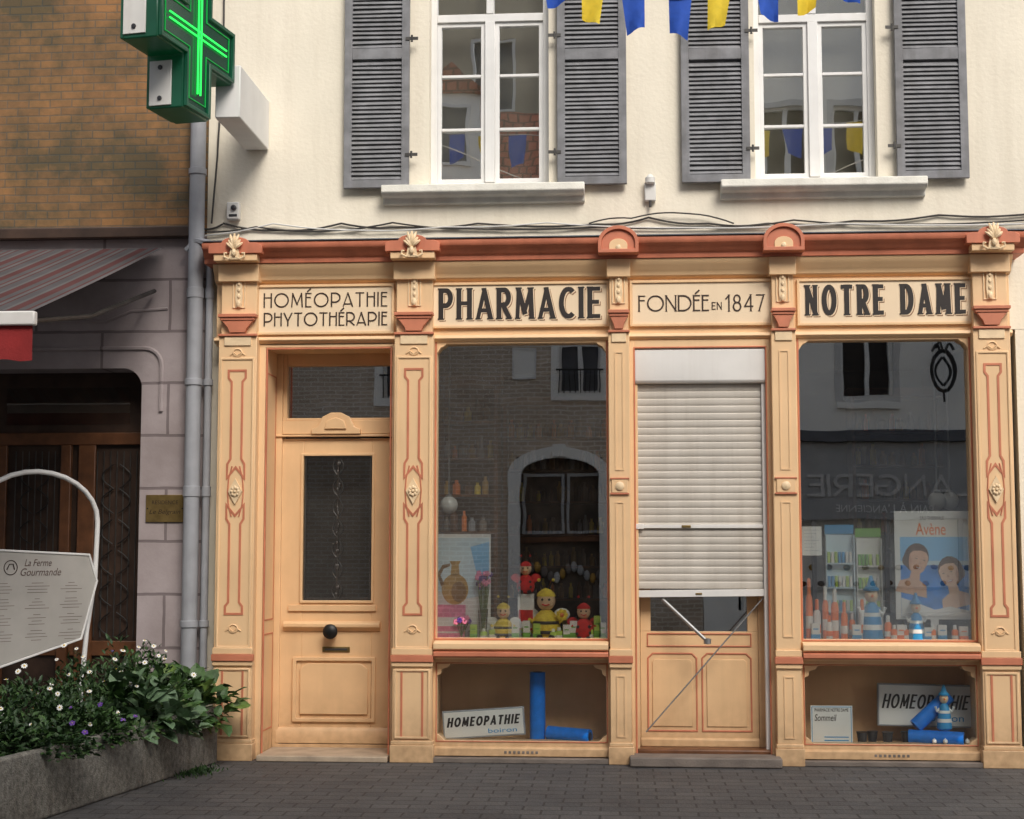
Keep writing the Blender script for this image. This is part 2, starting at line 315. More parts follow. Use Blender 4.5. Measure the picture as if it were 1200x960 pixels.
DECO.update({
'A':(.62,[[(0,0),(.31,1)],[(.31,1),(.62,0)],[(.06,.18),(.56,.18)]]),
'E':(.34,[[(0,0),(0,1)],[(0,1),(.34,1)],[(0,.70),(.30,.70)],[(0,0),(.34,0)]]),
'F':(.34,[[(0,0),(0,1)],[(0,1),(.34,1)],[(0,.70),(.30,.70)]]),
'H':(.48,[[(0,0),(0,1)],[(.48,0),(.48,1)],[(0,.70),(.48,.70)]]),
'O':(.92,[ga(.46,.5,.46,.5,0,360,28)]),
'D':(.72,[[(0,0),(0,1)],[(0,1),(.26,1)]+ga(.26,.5,.46,.5,90,-90,16)+[(0,0)]]),
'P':(.56,[[(0,0),(0,1)],[(0,1),(.24,1)]+ga(.24,.66,.33,.34,90,-90)+[(0,.32)]]),
'R':(.54,[[(0,0),(0,1)],[(0,1),(.24,1)]+ga(.24,.66,.31,.34,90,-90)+[(0,.32)],[(.2,.32),(.54,0)]]),
'Y':(.56,[[(0,1),(.28,.36)],[(.56,1),(.28,.36)],[(.28,.38),(.28,0)]]),
})
def deco(s,x0,x1,z0,z1,y,m,wt,parent,name='lettering',gap=None,depth=.003,flip=False,fn=None,thin=.8,serif=0,G=GLY):
    gap=wt*.9 if gap is None else gap
    acc=[(not c.isascii()) for c in s]
    base=[('E' if a else c) for c,a in zip(s,acc)]
    n=len(s); tot=sum(G[c][0] for c in base); k=((x1-x0)-n*wt-(n-1)*gap)/tot
    H=z1-z0; mb=MB(); xx=x0; cnt=0
    def mapx(v): return (x0+x1-v) if flip else v
    for c,ac in zip(base,acc):
        gw,st=G[c]
        if c==' ': xx+=k*gw+wt+gap; continue
        strokes=[(q,1) for q in st]
        if ac: strokes.append(([(.12,1.16),(.30,1.34)],0))
        for q,cl in strokes:
            pts=[Vector((xx+wt/2+a*k,z0+wt/2*.9+b*(H-wt*.9))) for a,b in q]
            straight=len(pts)==2
            horiz=straight and abs(pts[0].y-pts[1].y)<H*.02
            light=straight and c in 'AMN' and (q is st[0] or q is st[2])
            w=wt*(thin if (horiz or light) else 1)
            if straight:
                d=(pts[1]-pts[0]).normalized(); e=w*.5
                pts=[pts[0]-d*e,pts[1]+d*e]
            L=[];R=[]; n_=len(pts); closed=(pts[0]-pts[-1]).length<1e-5
            for i in range(n_):
                a=pts[i-1] if i>0 else (pts[-2] if closed else pts[0]); b=pts[i+1] if i<n_-1 else (pts[1] if closed else pts[-1])
                t=(b-a).normalized(); nn=Vector((-t.y,t.x))
                L.append(pts[i]+nn*w/2); R.append(pts[i]-nn*w/2)
            yy=y-depth-cnt*.00004; cnt+=1; vs=[];fs=[]
            for i in range(n_):
                for p in(L[i],R[i]):
                    zc=min(max(p.y,z0),z1) if cl else p.y
                    for y_ in(yy,y): vs.append((mapx(p.x),(2*y-y_) if flip else y_,zc))
            for i in range(n_-1):
                b=i*4; fs+=[(b,b+2,b+6,b+4),(b,b+4,b+5,b+1),(b+2,b+3,b+7,b+6),(b+1,b+5,b+7,b+3)]
            if not closed: fs+=[(0,1,3,2),(n_*4-4,n_*4-2,n_*4-1,n_*4-3)]
            mb.add(vs,fs,m)
            if serif and straight and not horiz:
                for (a,b) in q:
                    if b in(0,1):
                        if c=='M' and a==.36 or c=='A' and b==1: continue
                        xc=xx+wt/2+a*k; zc=z0 if b==0 else z1-wt*.28
                        yy=y-depth-cnt*.00004; cnt+=1
                        mb.box(xc-w*.5-serif,xc+w*.5+serif,yy,y,zc,zc+wt*.28,m)
        xx+=k*gw+wt+gap
    if fn: mb.xf(fn)
    return mb.out(name,parent,flat=True)
def arc(cx,cz,r,a0,a1,n,rz=None):
    rz=rz or r
    return [(cx+r*math.cos(math.radians(a0+(a1-a0)*i/n)),cz+rz*math.sin(math.radians(a0+(a1-a0)*i/n))) for i in range(n+1)]

# ================================================================ SETTING
g=MB().add([(-70,-70,-.008),(70,-70,-.008),(70,70,-.008),(-70,70,-.008)],[(0,1,2,3)],mat('asphalt',(.055,.054,.053),.9,20,.2,.4)).out('ground'); g['kind']='structure'
g=MB().add([(-30,-15.9,0),(30,-15.9,0),(30,.6,0),(-30,.6,0)],[(0,1,2,3)],'pave').out('pavement'); g['kind']='structure'

# ---------------------------------------------------------------- town house above the shop
house=thing('town_house',(1.5,.2,0),'cream rendered town house with grey louvred shutters above the pharmacy','building')
XL=X(244,0,200)
W=[(503,643),(884,1027)]
zs1=4.50; ztop=6.75
wx=[(X(a,0,110),X(b,0,110)) for a,b in W]
mb=MB(); wallmesh(mb,XL,7.5,3.3,9.0,0,.35,[(a,b,zs1,ztop) for a,b in wx],'cream')
mb.box(XL,X(253,0),0,.35,0,3.298,'cream')
mb.box(X(1196,0),7.5,0.002,.35,0,3.298,'cream')
mb.out('wall',house)
MB().box(XL,7.5,.36,6,3.45,9.0,'cream').box(XL-.05,7.6,-.25,6.1,9.002,9.12,'slate').out('roof',house)
for i,(x0,x1) in enumerate(wx):
    yw=.14
    w=MB(); w.rect(x0,x1,zs1+.0,ztop,.05,yw-.03,yw+.06,'white')
    xm=(x0+x1)/2
    zt=Z(23,yw,W[i][0]+70)
    w.box(x0+.05,x1-.05,yw-.035,yw+.05,zt-.03,zt+.035,'white')
    w.box(xm-.04,xm+.04,yw-.04,yw+.05,zs1+.05,zt-.03,'white')
    w.box(xm-.03,xm+.03,yw-.04,yw+.05,zt+.035,ztop-.05,'white')
    for sx in (x0+.05,xm+.04):
        ex=sx+(xm-.04-x0-.05)
        w.rect(sx,ex,zs1+.05,zt-.03,.035,yw-.015,yw+.035,'white')
        hz=(zt-.03-zs1-.05)
        for k in (1,2): w.box(sx+.035,ex-.035,yw-.008,yw+.03,zs1+.05+hz*k/3-.012,zs1+.05+hz*k/3+.012,'white')
    wo=w.out('window',house,bevel=.004)
    MB().box(x0+.05,x1-.05,yw+.012,yw+.016,zs1+.05,ztop-.05,'glassu').out('glass',wo)
    MB().box(x0-.2,x1+.2,.5,.55,zs1-.3,ztop+.2,'dark').box(x0-.2,x1+.2,.36,.5,zs1-.3,zs1-.29,'dark').out('dark_room_backing',wo)  # dark-coloured backing sheet stands in for the shade of the unlit room
    px0,px1=[(447,685),(845,1087)][i]; a=X(px0,-.12,215); b=X(px1,-.12,215)
    MB().profx([(.1,zs1+.01),(-.14,zs1-.015),(-.15,zs1-.075),(-.12,zs1-.10),(-.05,zs1-.105),(-.04,zs1-.15),(.0,zs1-.155),(.1,zs1-.16)],a,b,'stone').out('sill',house,bevel=.008)
for (a,b) in [(404,480),(653,734),(798,878),(1049,1133)]:
    x0=X(a,-.05,110); x1=X(b,-.05,110); z0=zs1-.02; z1=ztop; s=MB()
    s.rect(x0,x1,z0,z1,.062,-.075,-.035,'shut')
    zm=Z(64,-.05,(a+b)/2)
    s.box(x0+.062,x1-.062,-.073,-.037,zm-.045,zm+.045,'shut'); 
    zz=z0+.07
    while zz<z1-.08:
        if abs(zz+.02-zm)>.06:
            j=random.uniform(-.005,.005)
            s.add([(x0+.05,-.068,zz+j),(x1-.05,-.068,zz+random.uniform(-.003,.003)),(x1-.05,-.044,zz+.036),(x0+.05,-.044,zz+.036+j),(x0+.05,-.062,zz+j-.004),(x1-.05,-.062,zz-.004),(x1-.05,-.036,zz+.032),(x0+.05,-.036,zz+.032+j)],[(0,1,2,3),(4,5,6,7),(0,1,5,4),(1,2,6,5),(2,3,7,6),(3,0,4,7)],'shut')
        zz+=.036
    s.box(x0+.055,x1-.055,-.034,-.028,z0+.05,z1-.05,'shut')
    so=s.out('shutter',house,bevel=.003)
    hx=x0-.02 if a in(653,1049) else x1+.02
    for q in (z0+.25,z0+1.2): MB().box(hx-.05,hx+.05,-.082,-.076,q,q+.025,'ironl').tube([(hx,-.08,q-.015),(hx,-.08,q+.04)],.009,'ironl').out('hinge',so)

def walltube(name,pts,r,m,label,cat):
    o=MB().tube(pts,r,m,n=6).out(name); return top(o,label,cat)
def wavy(pxs,y,amp=0):
    out=[]
    for i in range(len(pxs)-1):
        (a,b),(c,d)=pxs[i],pxs[i+1]
        for k in range(6):
            t=k/6; px=a+(c-a)*t; py=b+(d-b)*t+math.sin(t*math.pi)*amp; x,z=P(px,py,y); out.append((x,y+random.uniform(-.004,.004),z))
    x,z=P(*pxs[-1],y); out.append((x,y,z)); return out
walltube('cable',wavy([(236,268),(262,262),(330,270),(400,262),(470,266),(560,262),(700,263),(760,255),(830,262),(900,262),(1000,259),(1100,252),(1215,250)],-.02,3),.008,'cable','black electric cable sagging along the top of the shop cornice','cable')
walltube('cable',wavy([(238,272),(300,266),(380,271),(460,261),(545,268),(700,266),(850,266),(930,258),(1050,263),(1215,257)],-.025,2),.007,'cable','second dark cable clipped along the rendered wall','cable')
walltube('cable',wavy([(240,276),(320,262),(420,270),(520,266),(640,261),(800,267),(980,262),(1215,262)],-.03,2),.006,'offw','pale cable running beside the dark ones above the cornice','cable')
walltube('cable',wavy([(263,-40),(262,60),(255,180),(248,262)],-.03),.008,'cable','thin cable running down the corner of the house','cable')
walltube('cable',wavy([(690,262),(740,256),(800,250),(860,262)],-.045,-3),.006,'cable','loose loop of cable under the small wall light','cable')
x,z=P(762,236,-.03)
o=thing('wall_lamp',(x,-.03,z),'small white outdoor light fitting screwed to the cream wall','wall light')
MB().box(x-.045,x+.045,-.05,0,z,z+.15,'offw').out('housing',o,bevel=.01); MB().lathe((x,-.06,z+.13),[(.02,0),(.04,.01),(.04,.05),(.012,.08)],'offw').out('lamp_cap',o); MB().tube([(x,-.04,z),(x,-.04,z-.05)],.012,'cable').out('cable_gland',o)
x,z=P(274,258,-.03)
o=thing('junction_box',(x,-.03,z),'small grey junction box with sensor on the corner of the wall','electrical box')
MB().box(x-.05,x+.05,-.07,0,z,z+.14,'offw').out('housing',o,bevel=.008); MB().lathe((x+.01,-.07,z+.09),[(.022,0),(.022,.02),(.01,.03)],'blk',ax='y').out('sensor',o); MB().box(x-.03,x+.035,-.074,-.07,z+.02,z+.04,'blk').out('switch',o)

# ================================================================ SHOPFRONT
shop=thing('shopfront',(1.2,-.15,0),'peach and terracotta painted wooden pharmacy front with pilasters and cornice','shopfront')
YP=-.26; YF=-.16; YG=-.09
SX0=X(245,YP,400); SX1=X(1193,YP,400)
mb=MB(); mb.box(SX0+.03,SX1-.03,YF,-.002,Z(402,YF),3.70,'peach')
mb.profx([(-.002,3.70),(YF,3.70),(-.20,3.72),(-.215,3.76),(-.25,3.79),(-.27,3.84),(-.002,3.84)],SX0+.02,SX1-.02,'peach')
mb.profx([(YF-.0,3.275),(-.19,3.27),(-.20,3.245),(-.175,3.225),(YF,3.22)],SX0+.02,SX1-.02,'peach')
mb.out('fascia',shop,bevel=.004)
cor=MB(); cx0=X(236,-.38,280); cx1=X(1204,-.38,280)
cor.profx([(-.003,3.842),(-.28,3.842),(-.285,3.88),(-.31,3.895),(-.33,3.93),(-.36,3.945),(-.37,3.965),(-.37,3.99),(-.34,4.005),(-.003,4.035)],cx0,cx1,'redd')
cor.profx([(-.003,4.037),(-.35,4.007),(-.38,3.997),(-.38,4.004),(-.35,4.014),(-.003,4.05)],cx0-.01,cx1+.01,'slate')
coro=cor.out('cornice',shop,bevel=.004)
PIL=[(253,298,1),(461,507,1),(714,739,0),(907,936,0),(1146,1190,1)]
pilx=[]
for a,b,wide in PIL:
    x0=X(a,YP,600); x1=X(b,YP,600); pilx.append((x0,x1)); cx=(x0+x1)/2; hw=(x1-x0)/2
    s=MB(); s.box(x0,x1,YP,-.004,.10,3.27,'peach'); s.box(x0-.015,x1+.015,YP-.02,-.004,0.0,.13,'peach'); s.box(x0-.008,x1+.008,YP-.01,-.004,.13,.16,'peach')
    s.box(x0+.01,x1-.01,YP+.02,-.004,3.27,3.84,'peach')
    s.box(x0-.01,x1+.01,YP-.02,-.004,3.70,3.84,'peach')
    if wide:
        s.rect(x0+.015,x1-.015,.85,3.10,.018,YP-.010,YP+.001,'peach')
        s.rect(x0+.015,x1-.015,.175,.70,.018,YP-.010,YP+.001,'peach')
    so=s.out('pilaster',shop,bevel=.005)
    c=MB()
    z=Z(386,YP-.03); zt=Z(364,YP-.03); h=zt-z
    c.prism([(cx-hw*.40,z),(cx+hw*.40,z),(cx+hw*.50,z+h*.25),(cx+hw*.82,z+h*.66),(cx-hw*.82,z+h*.66),(cx-hw*.50,z+h*.25)],YP-.03,YP+.01,'red')
    c.box(cx-hw*.9,cx+hw*.9,YP-.038,YP+.03,z+h*.66+.001,z+h*.82,'red')
    c.box(cx-hw*1.0,cx+hw*1.0,YP-.05,YP+.03,z+h*.82+.001,z+h,'red')
    c.box(cx-hw*1.02,cx+hw*1.02,YP-.024,YP+.01,z-.026,z-.008,'red')
    c.box(cx-hw*.7,cx+hw*.7,YP-.012,YP+.01,z-.10,z-.03,'relief')
    c.out('capital',so,bevel=.003)
    bnd=MB(); z=Z(777,YP-.03); zt=Z(769,YP-.03); bnd.box(x0-.012,x1+.012,YP-.03,YP+.02,z,zt,'red'); bnd.box(x0-.006,x1+.006,YP-.018,YP+.02,zt+.001,zt+.05,'peach').box(x0-.006,x1+.006,YP-.018,YP+.02,z-.035,z-.001,'peach'); bnd.out('band',so,bevel=.004)
    k=MB()
    if wide:
        k.prism([(x0-.06,3.90),(x0-.06,3.965),(x0-.02,3.985)]+arc(cx,3.985,.11,180,0,8,.045)+[(x1+.02,3.985),(x1+.06,3.965),(x1+.06,3.90)],-.40,-.05,'redd')
        k.box(x0-.02,x1+.02,-.385,-.05,3.845,3.898,'peach')
        k.out('cornice_break',coro,bevel=.004)
        r=MB()
        for j in range(7):
            an=math.radians(-60+20*j); L=.115 if j in(2,3,4) else .085
            pts=[(cx+math.sin(an)*L*t*.85,-.415-.02*math.sin(t*3.1),3.925+math.cos(an)*L*t+.012*t) for t in (0,.25,.5,.75,1)]
            r.tube(pts,[.007,.011,.014,.013,.006],'relief',n=6)
        r.prism([(cx-.045,3.85),(cx+.045,3.85),(cx+.03,3.93),(cx-.03,3.93)],-.42,-.385,'relief')
        for sg in(-1,1): r.tube([(cx+sg*t[0],-.415,3.87+t[1]) for t in((.0,.0),(.045,-.016),(.08,.003),(.077,.03),(.058,.026))],.009,'relief',n=6)
        r.ell((cx,-.43,3.90),(.02,.016,.03),'relief')
        r.out('palmette_ornament',so)
    else:
        k.ring([(cx-.155,3.865)]+arc(cx,3.945,.155,180,0,16,.13)+[(cx+.155,3.865)],.028,-.405,-.05,'redd')
        k.prism(inset([(cx-.155,3.865)]+arc(cx,3.945,.155,180,0,16,.13)+[(cx+.155,3.865)],.028)[1],-.385,-.05,'redd')
        k.out('cornice_break',coro,bevel=.003)
        r=MB(); o=[(cx-.07,3.868)]+arc(cx,3.925,.07,180,0,10,.05)+[(cx+.07,3.868)]
        r.prism(o,-.393,-.38,'peach'); r.ell((cx,-.395,3.905),(.022,.010,.024),'relief')
        r.out('arched_ornament',so,bevel=.002)
    r=MB(); zz=Z(352,YP)
    r.prism([(cx-.022,zz-.03),(cx+.022,zz-.03),(cx+.03,zz+.06),(cx+.022,zz+.20),(cx-.022,zz+.20),(cx-.03,zz+.06)],YP+.004,YP+.021,'relief')
    r.lathe((cx,YP+.012,zz+.225),[(.032,0),(.032,.012),(.02,.02)],'relief',ax='y'); r.ell((cx,YP,zz+.0),(.018,.012,.03),'relief')
    for q in range(3): r.ell((cx,YP+.004,zz+.06+q*.05),(.014,.012,.018),'relief',8,5)
    r.ring([(cx-.05,zz-.03),(cx+.05,zz-.03),(cx+.05,zz+.27),(cx-.05,zz+.27)],.008,YP+.010,YP+.021,'relief')
    r.out('fascia_relief',so,bevel=.002)
    if wide:
        w=hw*.50; d=MB()
        def pts(zt,zb,flipv):
            p=[(-w,zt),(w,zt),(w,zt-.07),(w*.68,zt-.10),(w*.68,zb+.17),(w,zb+.13),(w,zb),(0,zb+.09),(-w,zb),(-w,zb+.13),(-w*.68,zb+.17),(-w*.68,zt-.10),(-w,zt-.07)]
            if flipv: p=[(u,zt+zb-v) for u,v in p]
            return [(cx+u,v) for u,v in p]
        d.ring(pts(Z(430,YP),Z(562,YP),0),.017,YP-.005,YP+.001,'red')
        d.ring(pts(Z(588,YP),Z(722,YP),1),.017,YP-.005,YP+.001,'red')
        d.rect(cx-hw*.58,cx+hw*.58,Z(868,YP),Z(786,YP),.016,YP-.005,YP+.001,'red')
        for sg in(-1,1):
            d.tube([(cx+sg*.03,YP-.002,Z(545,YP)),(cx+sg*.055,YP-.002,Z(560,YP)),(cx+sg*.062,YP-.002,Z(575,YP)),(cx+sg*.055,YP-.002,Z(590,YP)),(cx+sg*.03,YP-.002,Z(605,YP))],.006,'red',n=5)
        d.out('panel_moulding',so)
        zc=Z(575,YP); q=MB()
        q.prism([(cx-.055,zc),(cx,zc-.10),(cx+.055,zc),(cx,zc+.10)],YP-.016,YP+.001,'relief')
        for j in range(8):
            an=j*math.pi/4; q.ell((cx+.025*math.sin(an),YP-.02,zc+.03*math.cos(an)),(.013,.010,.015),'relief',8,5)
        q.ell((cx,YP-.022,zc),(.014,.014,.014),'relief',8,6)
        q.out('rosette',so)
        for zz in (Z(410,YP),Z(738,YP)):
            q=MB(); q.tube([(cx+math.cos(t/10*2*math.pi)*.035,YP-.004,zz+math.sin(t/10*2*math.pi)*.03) for t in range(11)],.006,'peach',n=5); q.tube([(cx-.06,YP-.003,zz-.02),(cx-.03,YP-.005,zz),(cx,YP-.006,zz-.025),(cx+.03,YP-.005,zz),(cx+.06,YP-.003,zz-.02)],.006,'peach',n=5); q.out('scroll_relief',so)
    else:
        zc=Z(570,YP); q=MB(); q.box(cx-hw*.75,cx+hw*.75,YP-.014,YP+.001,zc-.05,zc+.05,'peach'); q.lathe((cx,YP-.014,zc),[(.034,0),(.034,.008),(.026,.012),(.010,.018)],'relief',n=12,ax='y')
        q.box(cx-hw*.9,cx+hw*.9,YP-.018,YP+.001,zc+.052,zc+.064,'red').box(cx-hw*.9,cx+hw*.9,YP-.018,YP+.001,zc-.064,zc-.052,'red'); q.out('rosette',so,bevel=.002)
        d=MB()
        for (ztp,zbt) in((3.12,zc+.12),(zc-.12,.95),(.66,.2)): d.rect(cx-hw*.42,cx+hw*.42,zbt,ztp,.010,YP-.006,YP+.001,'peach')
        d.out('panel_moulding',so)
SG=[(303,335,459,389),(507,331,711,381),(741,331,905,379),(937,329,1140,378)]
for i,(a,b,c,d) in enumerate(SG):
    x0,x1,z0,z1=RC(a,b,c,d,YF-.02)
    z1=min(z1,3.665); z0=max(z0,3.285)
    s=MB(); s.box(x0,x1,YF-.016,YF+.001,z0,z1,'panel'); s.rect(x0-.02,x1+.02,z0-.02,z1+.02,.02,YF-.03,YF+.001,'peach')
    so=s.out('sign_panel',shop,bevel=.003)
    yt=YF-.0165
    if i==2:
        deco('FONDÉE',*RC(748,346,831,365,yt),yt,'brown',.012,so,serif=.003,G=DECO)
        deco('EN',*RC(834,354,846,363,yt),yt,'brown',.008,so)
        deco('1847',*RC(850,345,896,365,yt),yt,'brown',.012,so,gap=.02,serif=.003)
    elif i==0:
        deco('HOMÉOPATHIE',*RC(309,343,454,360,yt),yt,'brown',.011,so,gap=.018,G=DECO); deco('PHYTOTHÉRAPIE',*RC(309,366,454,382,yt),yt,'brown',.011,so,gap=.013,G=DECO)
    else:
        t,bx=('PHARMACIE',(514,337,704,374)) if i==1 else ('NOTRE DAME',(943,333,1132,369))
        u=RC(*bx,yt)
        deco(t,u[0]+.013,u[1]+.013,u[2]-.013,u[3]-.013,yt,'shade',.038,so,name='lettering_shadow',depth=.0008,gap=.030,serif=.006)
        deco(t,u[0]+.007,u[1]+.007,u[2]-.007,u[3]-.007,yt-.0014,'panel',.038,so,name='lettering_outline',depth=.0008,gap=.030,serif=.006)
        deco(t,*u,yt-.0028,'black',.038,so,depth=.002,gap=.030,serif=.006)
def display(xa,xb,zb,zt,xl,xr,ztf):
    s=MB(); ya,yb=-.155,-.02
    s.box(xl,xa,ya,yb,zb-.06,ztf,'peach').box(xb,xr,ya,yb,zb-.06,ztf,'peach').box(xa,xb,ya,yb,zt,ztf,'peach').box(xa,xb,ya,yb,zb-.06,zb,'peach')
    for sx,d in((xa,1),(xb,-1)):
        s.prism([(sx,zt),(sx+d*.09,zt),(sx+d*.06,zt-.03),(sx+d*.03,zt-.045),(sx,zt-.09)],ya-.004,yb,'peach')
    s.rect(xa-.014,xb+.014,zb-.012,zt+.014,.013,ya-.006,ya+.002,'red')
    so=s.out('display_window',shop,bevel=.004)
    MB().box(xa-.005,xb+.005,YG,YG+.004,zb-.005,zt+.005,'glass').out('glass',so)
    return so
GL=[(510,402,711,749),(938,398,1143,748)]
LW=[(507,783,713,866),(943,781,1150,865)]
bays=[(pilx[1][1],pilx[2][0]),(pilx[3][1],pilx[4][0])]
for i in range(2):
    xl,xr=bays[i]; a,b,c,d=GL[i]
    xa,xb,zb,zt=RC(a,b,c,d,YG-.03); xa=max(xa,xl+.016); xb=min(xb,xr-.016)
    zb=Z(748,YG); zt=Z(401,YG)
    display(xa,xb,zb,zt,xl,xr,3.218)
    s=MB(); z1=Z(752,-.30)
    s.profx([(-.02,z1),(-.26,z1-.004),(-.30,z1-.02),(-.30,z1-.06),(-.27,z1-.075),(-.02,z1-.075)],xl-.0+.013,xr-.013,'peach')
    s.profx([(-.02,z1-.076),(-.28,z1-.076),(-.30,z1-.085),(-.30,z1-.115),(-.27,z1-.125),(-.02,z1-.125)],xl+.013,xr-.013,'red')
    s.profx([(-.02,z1-.1255),(-.24,z1-.1255),(-.22,z1-.14),(-.02,z1-.14)],xl+.013,xr-.013,'peach')
    s.out('sill',shop,bevel=.004)
    a,b,c,d=LW[i]; ya=-.17; xa,xb,zb,zt=RC(a,b,c,d,ya+.02); xa=max(xa,xl+.03); xb=min(xb,xr-.03); zb=.155; zt=.735
    s=MB(); zs=z1-.141
    s.box(xl,xa,ya,-.02,.04,zs,'peach').box(xb,xr,ya,-.02,.04,zs,'peach').box(xa,xb,ya,-.02,zt,zs,'peach').box(xa,xb,ya,-.02,.04,zb,'peach')
    for sx,dd in((xa,1),(xb,-1)):
        s.prism([(sx,zt),(sx+dd*.10,zt),(sx+dd*.08,zt-.03),(sx+dd*.035,zt-.04),(sx+dd*.03,zt-.075),(sx,zt-.09)],ya-.004,-.03,'peach')
        s.prism([(sx,zb),(sx+dd*.06,zb),(sx+dd*.03,zb+.03),(sx,zb+.05)],ya-.004,-.03,'peach')
    s.rect(xa-.010,xb+.010,zb-.008,zt+.010,.008,ya-.006,ya+.002,'red')
    s.profx([(ya,.04),(ya-.03,.045),(ya-.03,.10),(ya,.115)],xl+.014,xr-.014,'peach')
    xm=(xa+xb)/2
    for k in range(8): s.box(xm-.13+k*.034,xm-.11+k*.034,ya-.034,ya-.029,.065,.085,'stone2')
    lo=s.out('lower_display_window',shop,bevel=.004)
    MB().box(xa-.005,xb+.005,-.14,-.136,zb-.005,zt+.005,'glassl').out('glass',lo)
    k=MB(); yb=.30
    k.box(xa-.02,xb+.02,yb,yb+.02,.13,.80,'peachd').box(xa-.04,xa-.02,-.02,yb,.13,.80,'peachd').box(xb+.02,xb+.04,-.02,yb,.13,.80,'peachd').box(xa-.02,xb+.02,-.02,yb,.11,.13,'peachd').box(xa-.04,xb+.04,-.02,yb+.5,.802,.845,'peachd')
    k.out('display_cabinet',lo)
    MB().box(xa-.03,xb+.03,-.02,.9,.846,.905,'darkw').out('display_shelf',lo)
    MB().box(xl-.02,xr+.02,YP-.01,-.0,0.0,.038,'stone2').out('plinth',shop,bevel=.006)
x0=pilx[1][0]+.05; x1=pilx[4][1]
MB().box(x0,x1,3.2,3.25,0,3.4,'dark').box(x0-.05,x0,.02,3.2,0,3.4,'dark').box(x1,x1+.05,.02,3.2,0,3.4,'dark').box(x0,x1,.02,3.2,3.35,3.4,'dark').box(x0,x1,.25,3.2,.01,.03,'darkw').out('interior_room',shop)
# ---- side door (left bay)
xl,xr=pilx[0][1],pilx[1][0]; yd=.26
s=MB()
s.box(xl,xl+.05,-.16,yd+.1,0,3.218,'peach').box(xr-.03,xr,-.16,yd+.1,0,3.218,'peach').box(xl+.05,xr-.03,-.16,yd+.1,Z(407,-.16,380),3.218,'peach')
s.rect(xl+.055,xr-.035,-.2,Z(407,-.16,380)-.003,.012,-.167,-.15,'red')
for a,b in((.20,.95),(1.05,3.0)):
    r=MB().rect(-.12,.19,a,b,.012,-.004,.001,'red'); r.xf(lambda v:Vector((xl+.05-v.y,v.x+.02,v.z))); s.add(r.v,r.f,'red')
s.out('side_door_surround',shop,bevel=.003)
dx1=xr-.03+.02; ztd=Z(509,yd,390)
gx0,gx1,gz0,gz1=RC(355,534,436,704,yd)
s=MB(); s.rect(xl+.05,dx1,.02,Z(414,yd,390)+.06,.05,yd-.03,yd+.1,'peachd')
fx0=X(325,yd,650)
tz0=Z(490,yd,390); tz1=Z(429,yd,390); tx0=X(337,yd,460)
s.box(xl+.10,dx1-.05,yd-.02,yd+.06,ztd,tz0-.02,'peachd'); s.box(xl+.10,tx0,yd-.01,yd+.06,tz0-.02,tz1+.1,'peachd'); s.box(tx0,dx1-.05,yd-.01,yd+.06,tz1,tz1+.1,'peachd'); s.box(tx0,dx1-.05,yd-.01,yd+.06,tz0-.02,tz0,'peachd'); s.box(xl+.10,fx0,yd-.008,yd+.06,.05,ztd,'peachd')
frm=s.out('side_door_frame',shop,bevel=.004)
MB().box(tx0-.01,dx1-.04,yd+.03,yd+.035,tz0-.01,tz1+.01,'glass').out('transom_glass',frm)
MB().box(xl,dx1,yd+.3,yd+.32,0,3.3,'dark').out('dark_hallway',frm)
cx=X(395,yd,500); zb=Z(508,yd,390)
s=MB(); s.prism([(cx-.20,zb-.01),(cx+.20,zb-.01),(cx+.20,zb+.03),(cx+.15,zb+.05),(cx+.11,zb+.13),(cx+.04,zb+.165),(cx-.04,zb+.165),(cx-.11,zb+.13),(cx-.15,zb+.05),(cx-.20,zb+.03)],yd-.06,yd-.021,'peachd')
s.prism([(cx-.09,zb+.03),(cx+.09,zb+.03),(cx+.07,zb+.10),(cx,zb+.125),(cx-.07,zb+.10)],yd-.075,yd-.061,'peachd')
s.box(fx0-.02,dx1-.05,yd-.045,yd-.021,zb-.03,zb-.012,'peachd'); s.out('door_pediment',frm,bevel=.006)
lf=MB(); R_=dx1-.055
lf.box(fx0+.004,gx0,yd,yd+.045,.07,ztd-.035,'peachd').box(gx1,R_,yd,yd+.045,.07,ztd-.035,'peachd').box(gx0,gx1,yd,yd+.045,gz1,ztd-.035,'peachd').box(gx0,gx1,yd,yd+.045,.07,gz0,'peachd')
lf.rect(gx0-.02,gx1+.02,gz0-.02,gz1+.02,.022,yd-.014,yd+.002,'peachd')
zz=Z(728,yd,390); lf.profx([(yd,zz),(yd-.03,zz),(yd-.05,zz-.02),(yd-.05,zz-.045),(yd-.02,zz-.07),(yd,zz-.08)],X(333,yd,740),X(446,yd,740),'peachd')
zz=Z(712,yd,390); lf.box(X(338,yd,712),X(441,yd,712),yd-.018,yd+.001,zz-.03,zz+.02,'peachd')
a,b,c,d=RC(343,770,440,846,yd); lf.rect(a,b,c,d,.03,yd-.022,yd+.001,'peachd'); lf.prism([(a+.06,c+.06),(b-.06,c+.06),(b-.06,d-.09),(b-.12,d-.05),(a+.12,d-.05),(a+.06,d-.09)],yd-.018,yd+.001,'peachd')
zz=Z(852,yd,390); lf.profx([(yd,.075),(yd-.035,.075),(yd-.035,zz-.03),(yd-.015,zz),(yd,zz)],fx0+.01,R_-.01,'peachd')
leaf=lf.out('side_door',shop,bevel=.004)
MB().box(gx0-.004,gx1+.004,yd+.02,yd+.025,gz0-.004,gz1+.004,'glassd').out('glass',leaf)
gr=MB(); cx=(gx0+gx1)/2; yg=yd+.012
gr.rect(gx0+.012,gx1-.012,gz0+.012,gz1-.012,.01,yg-.004,yg+.004,'ironl')
gr.tube([(cx,yg,gz0+.01),(cx,yg,gz1-.01)],.005,'ironl',n=6)
H=gz1-gz0
